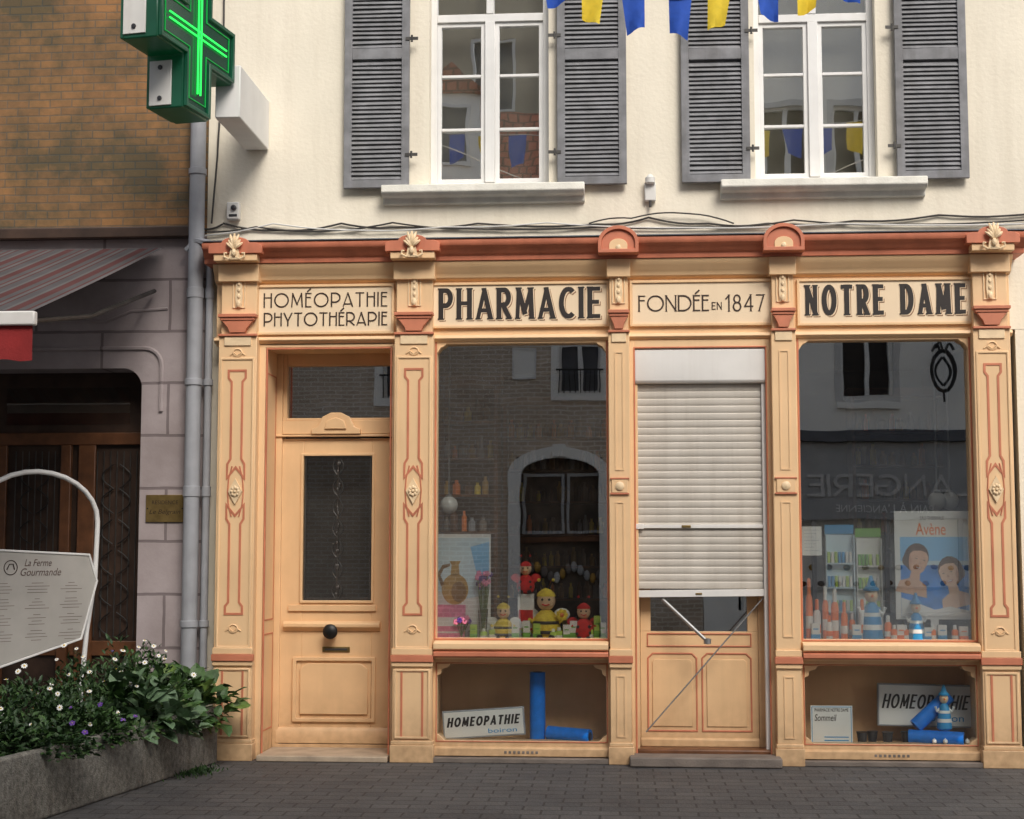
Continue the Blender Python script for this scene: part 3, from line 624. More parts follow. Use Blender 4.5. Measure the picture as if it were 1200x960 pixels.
for k in range(7):
    zc=gz0+H*(k+.5)/7
    for sg in(-1,1):
        pts=[(cx+sg*(.008+.04*math.sin(t/12*math.pi)*(1-.3*t/12)),yg,zc-.07+.14*t/12) for t in range(13)]
        gr.tube(pts,.004,'ironl',n=5)
    for q in range(3): gr.ell((cx+random.uniform(-.012,.012),yg-.004,zc+random.uniform(-.05,.05)),(.010,.005,.018),'ironl',6,4)
gr.out('grille',leaf)
x,z=P(388,740,yd-.06); MB().lathe((x,yd-.045,z),[(.045,0),(.05,.01),(.03,.018),(.03,.03),(.055,.04),(.06,.055),(.045,.072),(.01,.078)],'iron',n=20,ax='y').out('knob',leaf)
a,b,c,d=RC(378,758,410,764,yd); MB().box(a,b,yd-.010,yd+.002,c,d,'brass').box(a+.02,b-.02,yd-.013,yd-.010,c+.012,d-.012,'ironl').out('letter_slot',leaf,bevel=.002)
MB().box(xl+.05,xr-.03,-.30,yd+.1,.0,.045,'thresh').out('threshold',shop,bevel=.008)
# ---- shop door and roller shutter
xl,xr=pilx[2][1],pilx[3][0]
s=MB(); zt=Z(407,-.16,820)
s.box(xl,xl+.035,-.17,.2,0.0,3.218,'peach').box(xr-.035,xr,-.17,.2,0,3.218,'peach').box(xl+.035,xr-.035,-.17,.2,zt,3.218,'peach')
s.rect(xl+.03,xr-.03,-.3,zt+.005,.012,-.177,-.165,'red'); s.out('shop_door_surround',shop,bevel=.003)
rs=empty('roller_shutter',((xl+xr)/2,-.12,.12),shop)
ra,rb=xl+.04,xr-.04
zb=Z(449,-.15,820); MB().profx([(-.02,zt-.003),(-.15,zt-.003),(-.165,zt-.02),(-.165,zb+.02),(-.15,zb),(-.02,zb)],ra,rb,'box').out('housing',rs,bevel=.006)
MB().box(rb-.030,rb,-.135,-.07,.10,zb-.002,'box').out('guide_rail',rs,bevel=.003)
MB().box(ra,ra+.02,-.135,-.07,.10,zb-.002,'peach').out('guide_rail',rs,bevel=.003)
sl=MB(); zl=Z(690,-.11,820); nsl=int((zb-zl)/.056); hs=(zb-zl)/nsl
for k in range(nsl):
    z0=zl+k*hs; yy=-.10+random.uniform(-.001,.001)
    sl.profx([(yy+.012,z0),(yy,z0+.001),(yy-.005,z0+hs*.2),(yy-.007,z0+hs*.5),(yy-.006,z0+hs*.80),(yy+.0,z0+hs*.92),(yy+.003,z0+hs),(yy+.012,z0+hs)],ra+.021,rb-.031,'roll')
sl.out('slats',rs,ang=25)
q=MB(); za=Z(697,-.12,820)
q.box(ra+.005,rb-.031,-.13,-.075,za-.01,zl-.002,'box'); q.box((ra+rb)/2-.05,(ra+rb)/2,-.135,-.13,za+.005,za+.02,'brass'); q.xf(lambda v:Vector((v.x,v.y,v.z+(v.x-rb)*.012))); q.out('bottom_rail',rs,bevel=.004)
zz=Z(617,-.12,820); MB().box(ra-.03,ra+.06,-.145,-.115,zz-.02,zz+.02,'box').box(ra+.06,rb-.032,-.126,-.108,zz-.014,zz+.014,'box').box(ra+.35,ra+.42,-.132,-.126,zz-.01,zz+.01,'brass').out('lock_bar',rs,bevel=.003)
yd=.02
s=MB(); lx0,lx1=xl+.07,xr-.11
dz=Z(740,yd,820); bz=.106
s.box(lx0,lx1,yd,yd+.05,bz,dz,'woodw')
s.box(lx0,lx1,yd-.01,yd-.0005,bz,dz,'peachd'); s.box(lx0,lx0+.08,yd-.01,yd+.05,dz+.0005,zl+.4,'peachd'); s.box(lx1-.08,lx1,yd-.01,yd+.05,dz+.0005,zl+.4,'peachd')
xm=(lx0+lx1)/2
for p0,p1 in((lx0+.05,xm-.015),(xm+.015,lx1-.05)):
    z1=Z(768,yd,820); b0=bz+.11; s.ring([(p0,b0),(p1,b0),(p1,z1-.02),(p1-.04,z1+.02),(p0+.04,z1+.02),(p0,z1-.02)],.013,yd-.016,yd-.009,'red'); s.prism([(p0+.04,b0+.04),(p1-.04,b0+.04),(p1-.04,z1-.05),(p1-.06,z1-.03),(p0+.06,z1-.03),(p0+.04,z1-.05)],yd-.018,yd-.0105,'peachd')
s.rect(lx0+.05,lx1-.05,Z(758,yd,820),Z(742,yd,820),.010,yd-.018,yd-.009,'red')
s.profx([(yd-.01,bz),(yd-.03,bz),(yd-.03,bz+.05),(yd-.01,bz+.065)],lx0,lx1,'peachd')
sd=s.out('shop_door',shop,bevel=.003)
MB().box(lx0+.08,lx1-.08,yd+.02,yd+.025,dz,zl+.4,'glass').out('glass',sd)
MB().box(xl+.04,lx0-.002,yd-.02,yd+.06,.1,zb,'peachd').box(lx1+.002,xr-.04,yd-.02,yd+.06,.1,zb,'peachd').out('shop_door_frame',shop,bevel=.003)
br=MB(); x,z=P(776,702,-.12); x2,z2=P(829,752,-.24); br.tube([(x,-.10,z),((x+x2)/2,-.18,(z+z2)/2),(x2,-.24,z2)],.013,'steel'); br.lathe((x2,-.24,z2-.02),[(.01,0),(.028,.005),(.028,.04),(.01,.045)],'steel',n=12)
br.out('shutter_crank',rs)
x,z=P(895,700,-.1); x2,z2=P(757,858,-.16); MB().tube([(x,-.10,z),(x2,-.16,z2)],.006,'steel').out('stay_rod',rs)
s=MB(); s.box(xl-.02,xr+.02,-.42,-.171,.001,.075,'stone2'); s.box(xl+.036,xr-.036,-.171,.2,.001,.105,'woodw'); s.out('door_step',shop,bevel=.012)

# ================================================================ WINDOW DISPLAYS
DZ=.907
def px2x(px,y): return X(px,y,700)
def bottle(px,h,r,body,cap,y=.12,z=DZ,label='small product bottle with coloured cap standing in the window',grp='bottles in the window display',name='bottle'):
    x=px2x(px,y); o=thing(name,(x,y,z),label,'bottle',grp)
    MB().lathe((x,y,z),[(r*.8,0),(r,.004),(r,h*.62),(r*.85,h*.7),(r*.4,h*.76)],body,n=12).out('bottle_body',o)
    MB().lathe((x,y,z),[(r*.5,h*.74),(r*.55,h*.76),(r*.5,h*.98),(r*.2,h)],cap,n=12).out('cap',o)
    MB().lathe((x,y,z),[(r*1.02,h*.2),(r*1.02,h*.4)],'paper' if body!='paper' else 'orange',n=12).out('paper_label',o)
def carton(px,h,w,body,band,y=.12,z=DZ,rot=0):
    x=px2x(px,y); o=thing('medicine_box',(x,y,z),'small upright medicine carton with a coloured band','box','cartons in the window display')
    fn=lambda v:Matrix.Translation((x,y,0))@Matrix.Rotation(rot,4,'Z')@v
    MB().box(-w/2,w/2,-w/3,w/3,z,z+h,body).xf(fn).out('carton',o,bevel=.003)
    MB().box(-w/2-.001,w/2+.001,-w/3-.001,w/3+.001,z+h*.15,z+h*.4,band).box(-w*.3,w*.3,-w/3-.001,w/3,z+h*.65,z+h*.72,band).xf(fn).out('printed_band',o)
def doll(px,hpx,body,mark,wing,y=.06,z=DZ,kind='striped yellow and black bee figure in the window display',spots=False,flower=None):
    x=px2x(px,y); h=hpx/148; o=thing('insect_doll',(x,y,z),kind,'doll','handmade insect dolls in the window')
    prof=[(h*.10,0),(h*.19,h*.05),(h*.23,h*.16),(h*.22,h*.28),(h*.16,h*.40),(h*.08,h*.47)]
    MB().lathe((x,y,z),prof,body,n=16).ell((x-h*.1,y-h*.17,z+h*.05),(h*.06,h*.12,h*.05),mark,8,6).ell((x+h*.1,y-h*.17,z+h*.05),(h*.06,h*.12,h*.05),mark,8,6).out('doll_body',o)
    t=MB()
    if spots:
        for sx,sz in((-.12,.3),(.12,.3),(-.14,.15),(.13,.17),(0,.22)): t.ell((x+sx*h,y-h*.17,z+sz*h),(h*.04,h*.035,h*.04),mark,8,5)
    else:
        for a,b in((.10,.16),(.25,.30)):
            t.lathe((x,y,z),[(h*.233*.97,h*a),(h*.238,h*(a+b)/2),(h*.233*.95,h*b)],mark,n=16)
    t.out('marking',o)
    MB().ell((x,y,z+h*.62),(h*.15,h*.14,h*.16),'face').lathe((x,y+.004,z+h*.69),[(h*.155,0),(h*.14,h*.05),(h*.07,h*.11),(h*.01,h*.13)],body,n=14).out('head',o)
    e=MB()
    for sg in(-1,1): e.ell((x+sg*h*.055,y-h*.13,z+h*.64),h*.022,'black',6,4)
    e.tube([(x-h*.06,y-h*.13,z+h*.565),(x,y-h*.145,z+h*.545),(x+h*.06,y-h*.13,z+h*.565)],h*.011,'redf',n=5); e.out('face_features',o)
    for sg in(-1,1):
        MB().tube([(x+sg*h*.05,y,z+h*.78),(x+sg*h*.08,y,z+h*.88),(x+sg*h*.11,y-.005,z+h*.94)],h*.012,'black',n=5).ell((x+sg*h*.115,y-.005,z+h*.95),h*.03,body,6,4).out('antenna',o)
        MB().ell((x+sg*h*.25,y+h*.1,z+h*.40),(h*.13,h*.02,h*.10),wing,10,6).out('wing',o)
        MB().tube([(x+sg*h*.12,y,z+h*.38),(x+sg*h*.22,y-h*.06,z+h*.28),(x+sg*h*.26,y-h*.14,z+h*.33)],[h*.04,h*.035,h*.03],body,n=6).out('arm',o)
    if flower:
        c=MB()
        for k in range(7):
            a=k/7*6.283; c.ell((x+h*.26+math.cos(a)*h*.06,y-h*.17,z+h*.40+math.sin(a)*h*.06),(h*.04,h*.015,h*.04),flower,7,4)
        c.ell((x+h*.26,y-h*.18,z+h*.40),h*.035,'orange',7,4).out('flower_head',o)
doll(590,52,'straw','blk','petal',y=.0); doll(640,72,'straw','blk','petal',y=.06,flower='straw'); doll(684,52,'redf','blk','redf',y=.0,spots=True,kind='red and black ladybird figure in the window display')
def block(px0,py0,px1,y,lab,m1,m2):
    x0,x1,_,z1=RC(px0,py0,px1,748,y); o=thing('display_block',((x0+x1)/2,y,DZ),lab,'box')
    MB().box(x0,x1,y-.03,y+.05,DZ,z1,m1).out('carton',o,bevel=.003); MB().box(x0+.008,x1-.008,y-.032,y-.03,DZ+(z1-DZ)*.4,DZ+(z1-DZ)*.65,m2).box(x0+.015,x1-.015,y-.032,y-.03,DZ+(z1-DZ)*.2,DZ+(z1-DZ)*.25,m2).out('printed_band',o); return z1
zb_=block(607,696,626,.08,'white cardboard block with red print under a doll','paper','redf')
doll(616,46,'redf','blk','redf',y=.09,z=zb_+.001,spots=True,kind='small ladybird figure sitting on a white block')
zb_=block(509,709,545,-.02,'pink and white carton standing below the poster','pink','paper')
for i,(p,h) in enumerate([(555,.12),(604,.14),(617,.15),(629,.13),(664,.12),(672,.15),(700,.19),(706,.14)]): carton(p,h,.055,'paper' if i%3 else 'lime','green',y=-.03)
for p,hh in((655,.10),(648,.09),(691,.12),(577,.11),(567,.09),(583,.10)): bottle(p,hh,.028,'lime','petal',y=-.03)
m=MB()
for k in range(420):
    px=random.uniform(550,706); y=random.uniform(.0,.30); x=px2x(px,y); a=random.uniform(0,6.28); r=random.uniform(.02,.05)
    z=DZ+.001+random.uniform(0,.08); m.add([(x,y,z),(x+r*math.cos(a),y+r*math.sin(a),z+random.uniform(0,.04)),(x+r*math.cos(a+1.2),y+r*math.sin(a+1.2),z+random.uniform(0,.03))],[(0,1,2)],random.choice(['lime','leafm','straw','green','leaff','lime']))
o=m.out('paper_grass',flat=True,recalc=False); top(o,'green crinkled paper grass spread on the display shelf','paper grass'); o['kind']='stuff'
yp=.04; a,b,c,d=RC(511,626,575,742,yp)
o=thing('poster',((a+b)/2,yp,c),'pale upright poster with a round golden jar against the sky','poster')
MB().box(a,b,yp,yp+.01,DZ,d,'paper').out('card',o,bevel=.001)
m=MB(); m.box(a+.012,b-.012,yp-.001,yp,c+.16,d-.03,'pale'); m.prism([(a+.012,c+.16),(b-.012,c+.16),(b-.012,c+.30),(a+.2,c+.26),(a+.012,c+.33)],yp-.002,yp-.001,'paper'); m.prism([(b-.16,d-.1),(b-.012,d-.06),(b-.012,c+.36),(b-.1,c+.42)],yp-.002,yp-.001,'sky_b')
jx=a+.15; m.prism(arc(jx,c+.34,.105,0,352,26,.12),yp-.004,yp-.002,'gold'); m.prism(arc(jx+.03,c+.32,.06,0,352,18,.08),yp-.0048,yp-.004,'goldd'); m.prism([(jx-.035,c+.45),(jx+.035,c+.45),(jx+.028,c+.53),(jx+.045,c+.56),(jx-.045,c+.56),(jx-.028,c+.53)],yp-.004,yp-.002,'gold')
m.prism([(jx-.11,c+.36),(jx-.14,c+.46),(jx-.10,c+.53),(jx-.04,c+.54),(jx-.04,c+.52),(jx-.09,c+.50),(jx-.115,c+.45),(jx-.085,c+.38)],yp-.0045,yp-.003,'goldd')
m.prism([(a+.02,c+.04),(a+.12,c+.04),(a+.12,c+.07),(a+.02,c+.07)],yp-.003,yp-.001,'pink'); m.out('printed_picture',o)
def vase(px,py,col_,hh,y=.05):
    x,z=P(px,py,y); z=DZ+.001; o=thing('vase_of_flowers',(x,y,z),'glass vase with a bunch of pink flowers in the window','vase')
    MB().lathe((x,y,z),[(.03,0),(.035,.01),(.028,.08),(.04,hh*.5)],'glassd',n=14).out('vase',o)
    m=MB(); f=MB()
    for k in range(18):
        a=k*2.4; r=.02+.065*((k%4)/3); t=Vector((x+math.cos(a)*r,y+math.sin(a)*r*.7,z+hh*(.82+.26*random.random())))
        m.tube([(x,y,z+.02),((x+t.x)/2,(y+t.y)/2,z+hh*.5),tuple(t)],.0035,'leaff',n=4)
        for q in range(5): f.ell((t.x+.012*math.cos(q*1.26),t.y+.006*math.sin(q*1.26),t.z+.012*math.sin(q*1.26)),(.011,.008,.011),col_ if k%3 else 'purple',6,4)
    m.out('stem',o); f.out('blossom',o,stuff=True)
vase(566,744,'pink',.48,y=.0); vase(541,746,'pink',.16,y=-.045)
for px,py,yy in [(526,592,.7),(1098,587,.7),(1113,587,.75)]:
    x,z=P(px,py,yy); o=thing('globe_lamp',(x,yy,z),'white opal globe lamp hanging inside the shop','lamp','globe lamps')
    MB().ell((x,yy,z),.075,'lampg',20,12).out('globe',o); MB().tube([(x,yy,z+.07),(x,yy,3.34)],.008,'steel').lathe((x,yy,z+.06),[(.02,0),(.035,.01),(.02,.03)],'steel').out('rod',o)
for (pa,pb,yy) in [(512,583,.9),(1000,1150,2.2),(590,720,2.8)]:
    x0,x1=X(pa,yy),X(pb,yy); o=thing('shelf_unit',((x0+x1)/2,yy,.03),'dark wooden apothecary shelves filled with jars and boxes','shelves')
    m=MB(); m.box(x0,x0+.03,yy,yy+.3,.03,3.0,'woodw').box(x1-.03,x1,yy,yy+.3,.03,3.0,'woodw').box(x0,x1,yy+.3,yy+.32,.03,3.0,'darkw')
    m.box(x0-.03,x1+.03,yy-.03,yy+.3,3.001,3.08,'woodw')
    b=MB(); z=.5
    while z<2.9:
        m.box(x0+.031,x1-.031,yy+.01,yy+.299,z,z+.02,'woodw'); xx=x0+.07
        while xx<x1-.07:
            h=random.uniform(.1,.2); w=random.uniform(.02,.035)
            b.lathe((xx,yy+.12,z+.021),[(w,0),(w,h*.7),(w*.5,h*.8),(w*.5,h)],random.choice(['stone2','straw','brown','gtext','orange','woodw','gold','goldd']),n=8); xx+=w*2+random.uniform(.01,.04)
        z+=.31
    m.out('carcass',o); b.out('jar',o,stuff=True)
yp=.03; a,b,c,d=RC(1049,599,1139,726,yp)
o=thing('poster',((a+b)/2,yp,c),'white framed skincare poster showing two smiling women by the sea','poster')
MB().box(a,b,yp,yp+.012,c,d,'paper').box((a+b)/2-.03,(a+b)/2+.03,yp+.002,yp+.012,DZ,c,'paper').out('card',o,bevel=.001)
W_=b-a; H_=d-c; U=lambda u,v:(a+u*W_,c+v*H_)
m=MB(); m.prism([U(.07,.03),U(.95,.03),U(.95,.76),U(.07,.76)],yp-.001,yp,'sky_b'); m.prism([U(.07,.03),U(.95,.03),U(.95,.50),U(.07,.50)],yp-.002,yp-.001,'sea'); m.prism([U(.07,.50),U(.95,.50),U(.95,.54),U(.07,.54)],yp-.002,yp-.001,'pale')
def head(m,cx,cz,r,tilt,mt,y0,turn):
    ca,sa=math.cos(tilt),math.sin(tilt); asp=W_/H_
    def Q(pts): return [U(cx+(x*ca-y*sa)*r,cz+(x*sa+y*ca)*r*asp) for x,y in pts]
    def el(x,y,rx,ry,n=16): return Q([(x+rx*math.cos(i/n*6.283),y+ry*math.sin(i/n*6.283)) for i in range(n)])
    m.prism(Q([(-.30,-.7),(.30,-.7),(.36,-1.3),(.9,-1.6),(1.1,-2.4),(-1.1,-2.4),(-.95,-1.6),(-.36,-1.3)]),y0-.0008,y0,mt)
    m.prism(el(-.16*turn,.18,.86,1.02),y0-.0006,y0+.0001,'hair'); m.prism(el(-.78*turn,-.1,.30,.42),y0-.0007,y0+.0001,'hair')
    m.prism(Q([(-.66,.35),(-.48,.72),(0,.86),(.48,.72),(.66,.35),(.65,-.15),(.50,-.62),(.2,-.98),(-.1,-1.0),(-.46,-.66),(-.62,-.2)]),y0-.0016,y0-.0009,mt)
    m.prism(Q([(-.70,.3),(-.55,.76),(0,.96),(.55,.76),(.70,.3),(.46,.66),(.1*turn,.74),(-.46,.62)]),y0-.0022,y0-.0017,'hair')
    m.prism(Q([(-.62*turn,.3),(-.40*turn,-.1),(-.40*turn,-.65),(-.52*turn,-.55),(-.64*turn,-.1)]),y0-.0019,y0-.0016,'skins')
    for sx in(-.26,.28):
        X_=sx+.12*turn
        m.prism(el(X_,.12,.09,.03,8),y0-.0022,y0-.0017,'hair'); m.prism(Q([(X_-.13,.27),(X_+.13,.28),(X_+.09,.32),(X_-.09,.32)]),y0-.0022,y0-.0017,'skins')
    m.prism(Q([(.12*turn-.08,-.20),(.12*turn+.10,-.20),(.16*turn+.02,.0)]),y0-.0022,y0-.0017,'skins')
    m.prism(Q([(.1*turn-.26,-.42),(.1*turn+.26,-.42),(.1*turn+.14,-.58),(.1*turn-.14,-.58)]),y0-.0022,y0-.0017,'lips'); m.prism(Q([(.1*turn-.21,-.44),(.1*turn+.21,-.44),(.1*turn+.10,-.52),(.1*turn-.10,-.52)]),y0-.0027,y0-.0023,'petal')
head(m,.30,.54,.19,-.22,'skin',yp-.002,1); head(m,.70,.42,.19,.25,'skinl',yp-.005,-1)
m.prism([U(.07,.03),U(.95,.03),U(.95,.08),U(.7,.12),U(.5,.09),U(.25,.16),U(.07,.20)],yp-.0105,yp-.009,'paper')
m.out('printed_picture',o)
p=RC(1073,613,1108,627,yp); text('Avène',*p,yp-.001,'orange',parent=o,depth=.002)
p=RC(1078,605,1106,609,yp); text('EAU THERMALE',*p,yp-.001,'txtg',parent=o,depth=.002)
a,b,c,d=RC(940,617,963,651,-.08); o=thing('paper_notice',((a+b)/2,-.078,c),'white printed paper notice taped inside the window glass','notice')
MB().box(a,b,-.080,-.0785,c,d,'paper').out('sheet',o); m=MB()
for k in range(7): m.box(a+.015,b-.02-.02*(k%3),-.0815,-.0802,d-.03-k*.026,d-.027-k*.026,'gtext')
m.out('printed_lines',o,stuff=True)
for (p0,q0,p1,q1,mm,ml) in [(968,618,1002,700,'pale','teal'),(1004,622,1034,700,'paper','green')]:
    y=.22; a,b,c,d=RC(p0,q0,p1,q1,y); o=thing('display_stand',((a+b)/2,y,DZ),'cardboard product stand with small shelves and coloured packs','display stand','product stands in the window')
    m=MB(); m.box(a,b,y+.06,y+.07,DZ,d,mm).box(a,a+.008,y,y+.06,DZ,d-.06,mm).box(b-.008,b,y,y+.06,DZ,d-.06,mm)
    for k in range(4):
        z=DZ+.02+(d-DZ-.12)*k/4; m.box(a+.0085,b-.0085,y,y+.0595,z,z+.01,mm)
    m.box(a,b,y+.05,y+.059,d-.05,d+.02,ml); m.out('carcass',o)
    b_=MB()
    for k in range(4):
        z=DZ+.032+(d-DZ-.12)*k/4; xx=a+.025
        while xx<b-.02: b_.box(xx-.01,xx+.01,y+.01,y+.04,z,z+.085,random.choice(['paper',ml,'lime'])); xx+=.028
    b_.out('pack',o,bevel=.002,stuff=True)
BT=[(948,.48,.028,'orange','orange'),(957,.32,.030,'paper','orange'),(967,.42,.024,'orange','petal'),(978,.40,.030,'orange','petal'),(989,.30,.026,'orange','orange'),(1010,.32,.026,'paper','orange'),(1030,.26,.024,'paper','teal'),(1040,.20,.028,'orange','petal'),(971,.20,.026,'paper','orange'),(998,.22,.026,'orange','petal')]
for px,h,r,b1,b2 in BT: bottle(px,h,r,b1,b2,y=random.uniform(-.03,.06),label='orange and white sun cream bottle standing in the window')
for px,h in [(1055,.13),(1087,.11),(1103,.13),(955,.14),(1003,.13),(1128,.12)]: carton(px,h,.065,'paper',random.choice(['orange','teal','orange']),y=-.05)
for px in(1047,1060,1092,1118): bottle(px,.13,.026,'orange','petal',y=-.05)
def figurine(px,hpx,y=.1,z=None):
    x=px2x(px,y); z=DZ if z is None else z; h=hpx/148; o=thing('figurine',(x,y,z),'small blue and white sailor cloth figurine in the window display','figurine','cloth figurines')
    MB().lathe((x,y,z),[(h*.12,0),(h*.17,h*.05),(h*.15,h*.3),(h*.11,h*.52),(h*.04,h*.6)],'teal',n=12).out('doll_body',o)
    MB().lathe((x,y,z),[(h*.168,h*.18),(h*.158,h*.26)],'petal',n=12).out('stripe',o); MB().lathe((x,y,z),[(h*.14,h*.38),(h*.128,h*.44)],'petal',n=12).out('stripe',o)
    MB().ell((x,y,z+h*.7),(h*.1,h*.1,h*.12),'face').ell((x,y-h*.1,z+h*.69),h*.025,'orange',6,4).out('head',o)
    MB().lathe((x,y,z+h*.77),[(h*.12,0),(h*.12,h*.03),(h*.07,h*.08),(h*.02,h*.23)],'teal',n=12).out('hat',o)
    for sg in(-1,1): MB().tube([(x+sg*h*.07,y,z+h*.5),(x+sg*h*.17,y-.01,z+h*.42),(x+sg*h*.2,y-.02,z+h*.52)],h*.03,'petal',n=6).out('arm',o)
figurine(1021,74,.0); figurine(1073,55,-.04)
m=MB(); n=22
x0,x1=px2x(944,0),px2x(1140,0)
vs=[];fs=[]
for i in range(n+1):
    for j in range(8): vs.append((x0+(x1-x0)*i/n,-.0+.4*j/7,DZ+.004+.03*abs(math.sin(i*1.7+j*.9))*(j/7)))
for i in range(n):
    for j in range(7): fs.append((i*8+j,i*8+j+1,(i+1)*8+j+1,(i+1)*8+j))
o=m.add(vs,fs,'navy').out('display_cloth',recalc=False); top(o,'crumpled navy cloth covering the display shelf','cloth')
def lightsign(pa,qa,pb,qb,y,rot,lab,sh=0):
    a,b,c,d=RC(pa,qa,pb,qb,y); w=b-a; h=d-c; cx=(a+b)/2; z0=c
    fn=lambda v:Matrix.Translation((cx,y,z0))@Matrix.Rotation(rot,4,'Y')@v
    o=thing('homeopathy_sign',(cx,y,z0),lab,'sign'); MB().box(-w/2,w/2,0,.04,0,h,'gtext').xf(fn).out('housing',o,bevel=.004)
    MB().box(-w/2+.012,w/2-.012,-.003,.001,.012,h-.012,'paper').xf(fn).out('panel',o)
    sfn=lambda v: fn(Vector((v.x+(v.z-h*.42)*.22,v.y,v.z)))
    deco('HOMEOPATHIE',-w/2+.03,w/2-.045,h*.42,h*.76,-.0035,'black',.016,o,gap=.010,depth=.0015,fn=sfn); text('boiron',w*.05,w*.40,h*.14,h*.30,-.004,'teal',parent=o,depth=.002,fn=fn)
lightsign(520,831,616,864,-.04,math.radians(-4),'white and grey light box sign reading homeopathie in the cabinet')
lightsign(1028,802,1140,852,.12,math.radians(1),'framed homeopathie light box sign leaning in the cabinet')
def foam(p0,p1,r,lab):
    o=thing('foam_roll',p0,lab,'foam roll','blue foam rolls'); p0=Vector(p0);p1=Vector(p1); d=(p1-p0).normalized()
    MB().tube([p0,p1],r,'tube',n=24).out('roll',o); MB().tube([p1+d*.0,p1+d*.003],r*.6,'navy',n=14).out('core',o)
x=X(630,.02,820); foam((x,.02,.135),(x,.02,.66),.060,'upright bright blue foam roll in the low cabinet')
x1=X(642,-.04,850); x2=X(690,-.04,850); foam((x1,.02,.196),(x2+.01,-.10,.185),.056,'blue foam roll lying on the cabinet floor')
x1=X(1066,-.02,850); x2=X(1132,-.04,850); foam((x1,.02,.192),(x2-.03,-.10,.188),.055,'blue foam roll lying beside the sign')
foam((X(1072,.03,835),.02,.27),(X(1112,.03,804),.05,.50),.055,'blue foam roll leaning behind the other roll')
figurine(1103,50,-.03,.248)
a,b,c,d=RC(950,827,999,861,-.06); o=thing('shop_card',((a+b)/2,-.06,.13),'white printed card standing in the low cabinet','card')
MB().box(a,b,-.062,-.056,.132,d,'paper').rect(a+.008,b-.008,.14,d-.008,.004,-.064,-.062,'teal').out('card',o); text('PHARMACIE NOTRE DAME',a+.03,b-.03,d-.045,d-.02,-.063,'brown',parent=o,depth=.001); text('Sommeil',a+.03,b-.12,d-.115,d-.065,-.063,'brown',parent=o,depth=.001,shear=.2)
m=MB()
for k in range(2): m.box(a+.10,b-.03,-.064,-.062,.165+.025*k,.172+.025*k,'teal')
m.out('printed_lines',o,stuff=True)
for k,px in enumerate([1010,1022,1040,1062]):
    x=X(px,.0+.05*(k%2),850); y=.0+.05*(k%2); o=thing('cup',(x,y,.132),'small black plastic cup in the low cabinet','cup','black cups')
    MB().lathe((x,y,.132),[(.03,0),(.04,.09),(.036,.09),(.028,.01)],'blk').out('cup_body',o); MB().lathe((x,y,.132),[(.042,.088),(.044,.096),(.036,.096)],'blk').out('rim',o)
for k in range(4):
    x=X(1094+k*13,-.10,862); o=MB().ell((x,-.125+.004*k,.176),.018,'petal').ell((x,-.125+.004*k,.192),(.006,.006,.008),'petal').out('white_ball'); top(o,'small white ball lying on the cabinet floor','ball','white balls')

# ================================================================ PHARMACY CROSS
ph=math.radians(11); cc=Vector((-2.27,-1.5,5.26)); u=Vector((math.sin(ph),math.cos(ph),0)); v=Vector((math.cos(ph),-math.sin(ph),0))
bx1=X(315,-.01,165); bx0=bx1-.17
o=thing('pharmacy_cross',(bx0+.08,-.02,4.85),'illuminated green pharmacy cross on a white wall bracket','sign')
def plus(L,a): return [(-a,-L),(a,-L),(a,-a),(L,-a),(L,a),(a,a),(a,L),(-a,L),(-a,a),(-L,a),(-L,-a),(-a,-a)]
T=.13; CL,CA=.58,.20
fnc=lambda q: cc+u*q.x+v*(-q.y)+Vector((0,0,q.z))
MB().prism(plus(CL,CA),-T,T,'crim').xf(fnc).out('cross_body',o,bevel=.01)
stp=MB()
for sg in(-1,1):
    stp.ring(plus(CL-.012,CA-.012),.028,sg*(T+.014)-.013,sg*(T+.014)+.013,'crim')
stp.xf(fnc).out('cross_casing_step',o,bevel=.004)
for sg in(-1,1): MB().prism(inset(plus(CL,CA),.04)[1],sg*(T+.0035)-.0025,sg*(T+.0035)+.0025,'cface').xf(fnc).out('cross_face',o)
for dd in(-.022,.022):
    led=MB(); led.tube([(-.44,-T-.018,dd),(.44,-T-.018,dd)],.007,'led',n=6); led.tube([(dd,-T-.024,-.44),(dd,-T-.024,.44)],.007,'led',n=6); led.xf(fnc).out('neon_tube',o)
led=MB(); led.ring(plus(CL-.085,CA-.07),.006,-T-.014,-T-.007,'ledd'); led.xf(fnc).out('led_outline',o)
for (a0,a1,b0,b1) in ((-CL-.013,-CL-.001,-.17,.17),(-CA-.013,-CA-.001,-CL+.02,-.24)):
    rim=MB(); rim.box(a0,a1,-T*.35,T*.95,b0,b1,'offw')
    for zz in (b0+.05,b1-.05): rim.lathe(((a0+a1)/2-.006,T*.3,zz),[(.018,-.01),(.018,0.0)],'blk',n=8,ax='x')
    rim.xf(fnc).out('mounting_plate',o,bevel=.003)
MB().box(bx0-.02,bx1,-.95,-.01,4.82,5.22,'white').out('bracket',o,bevel=.008)
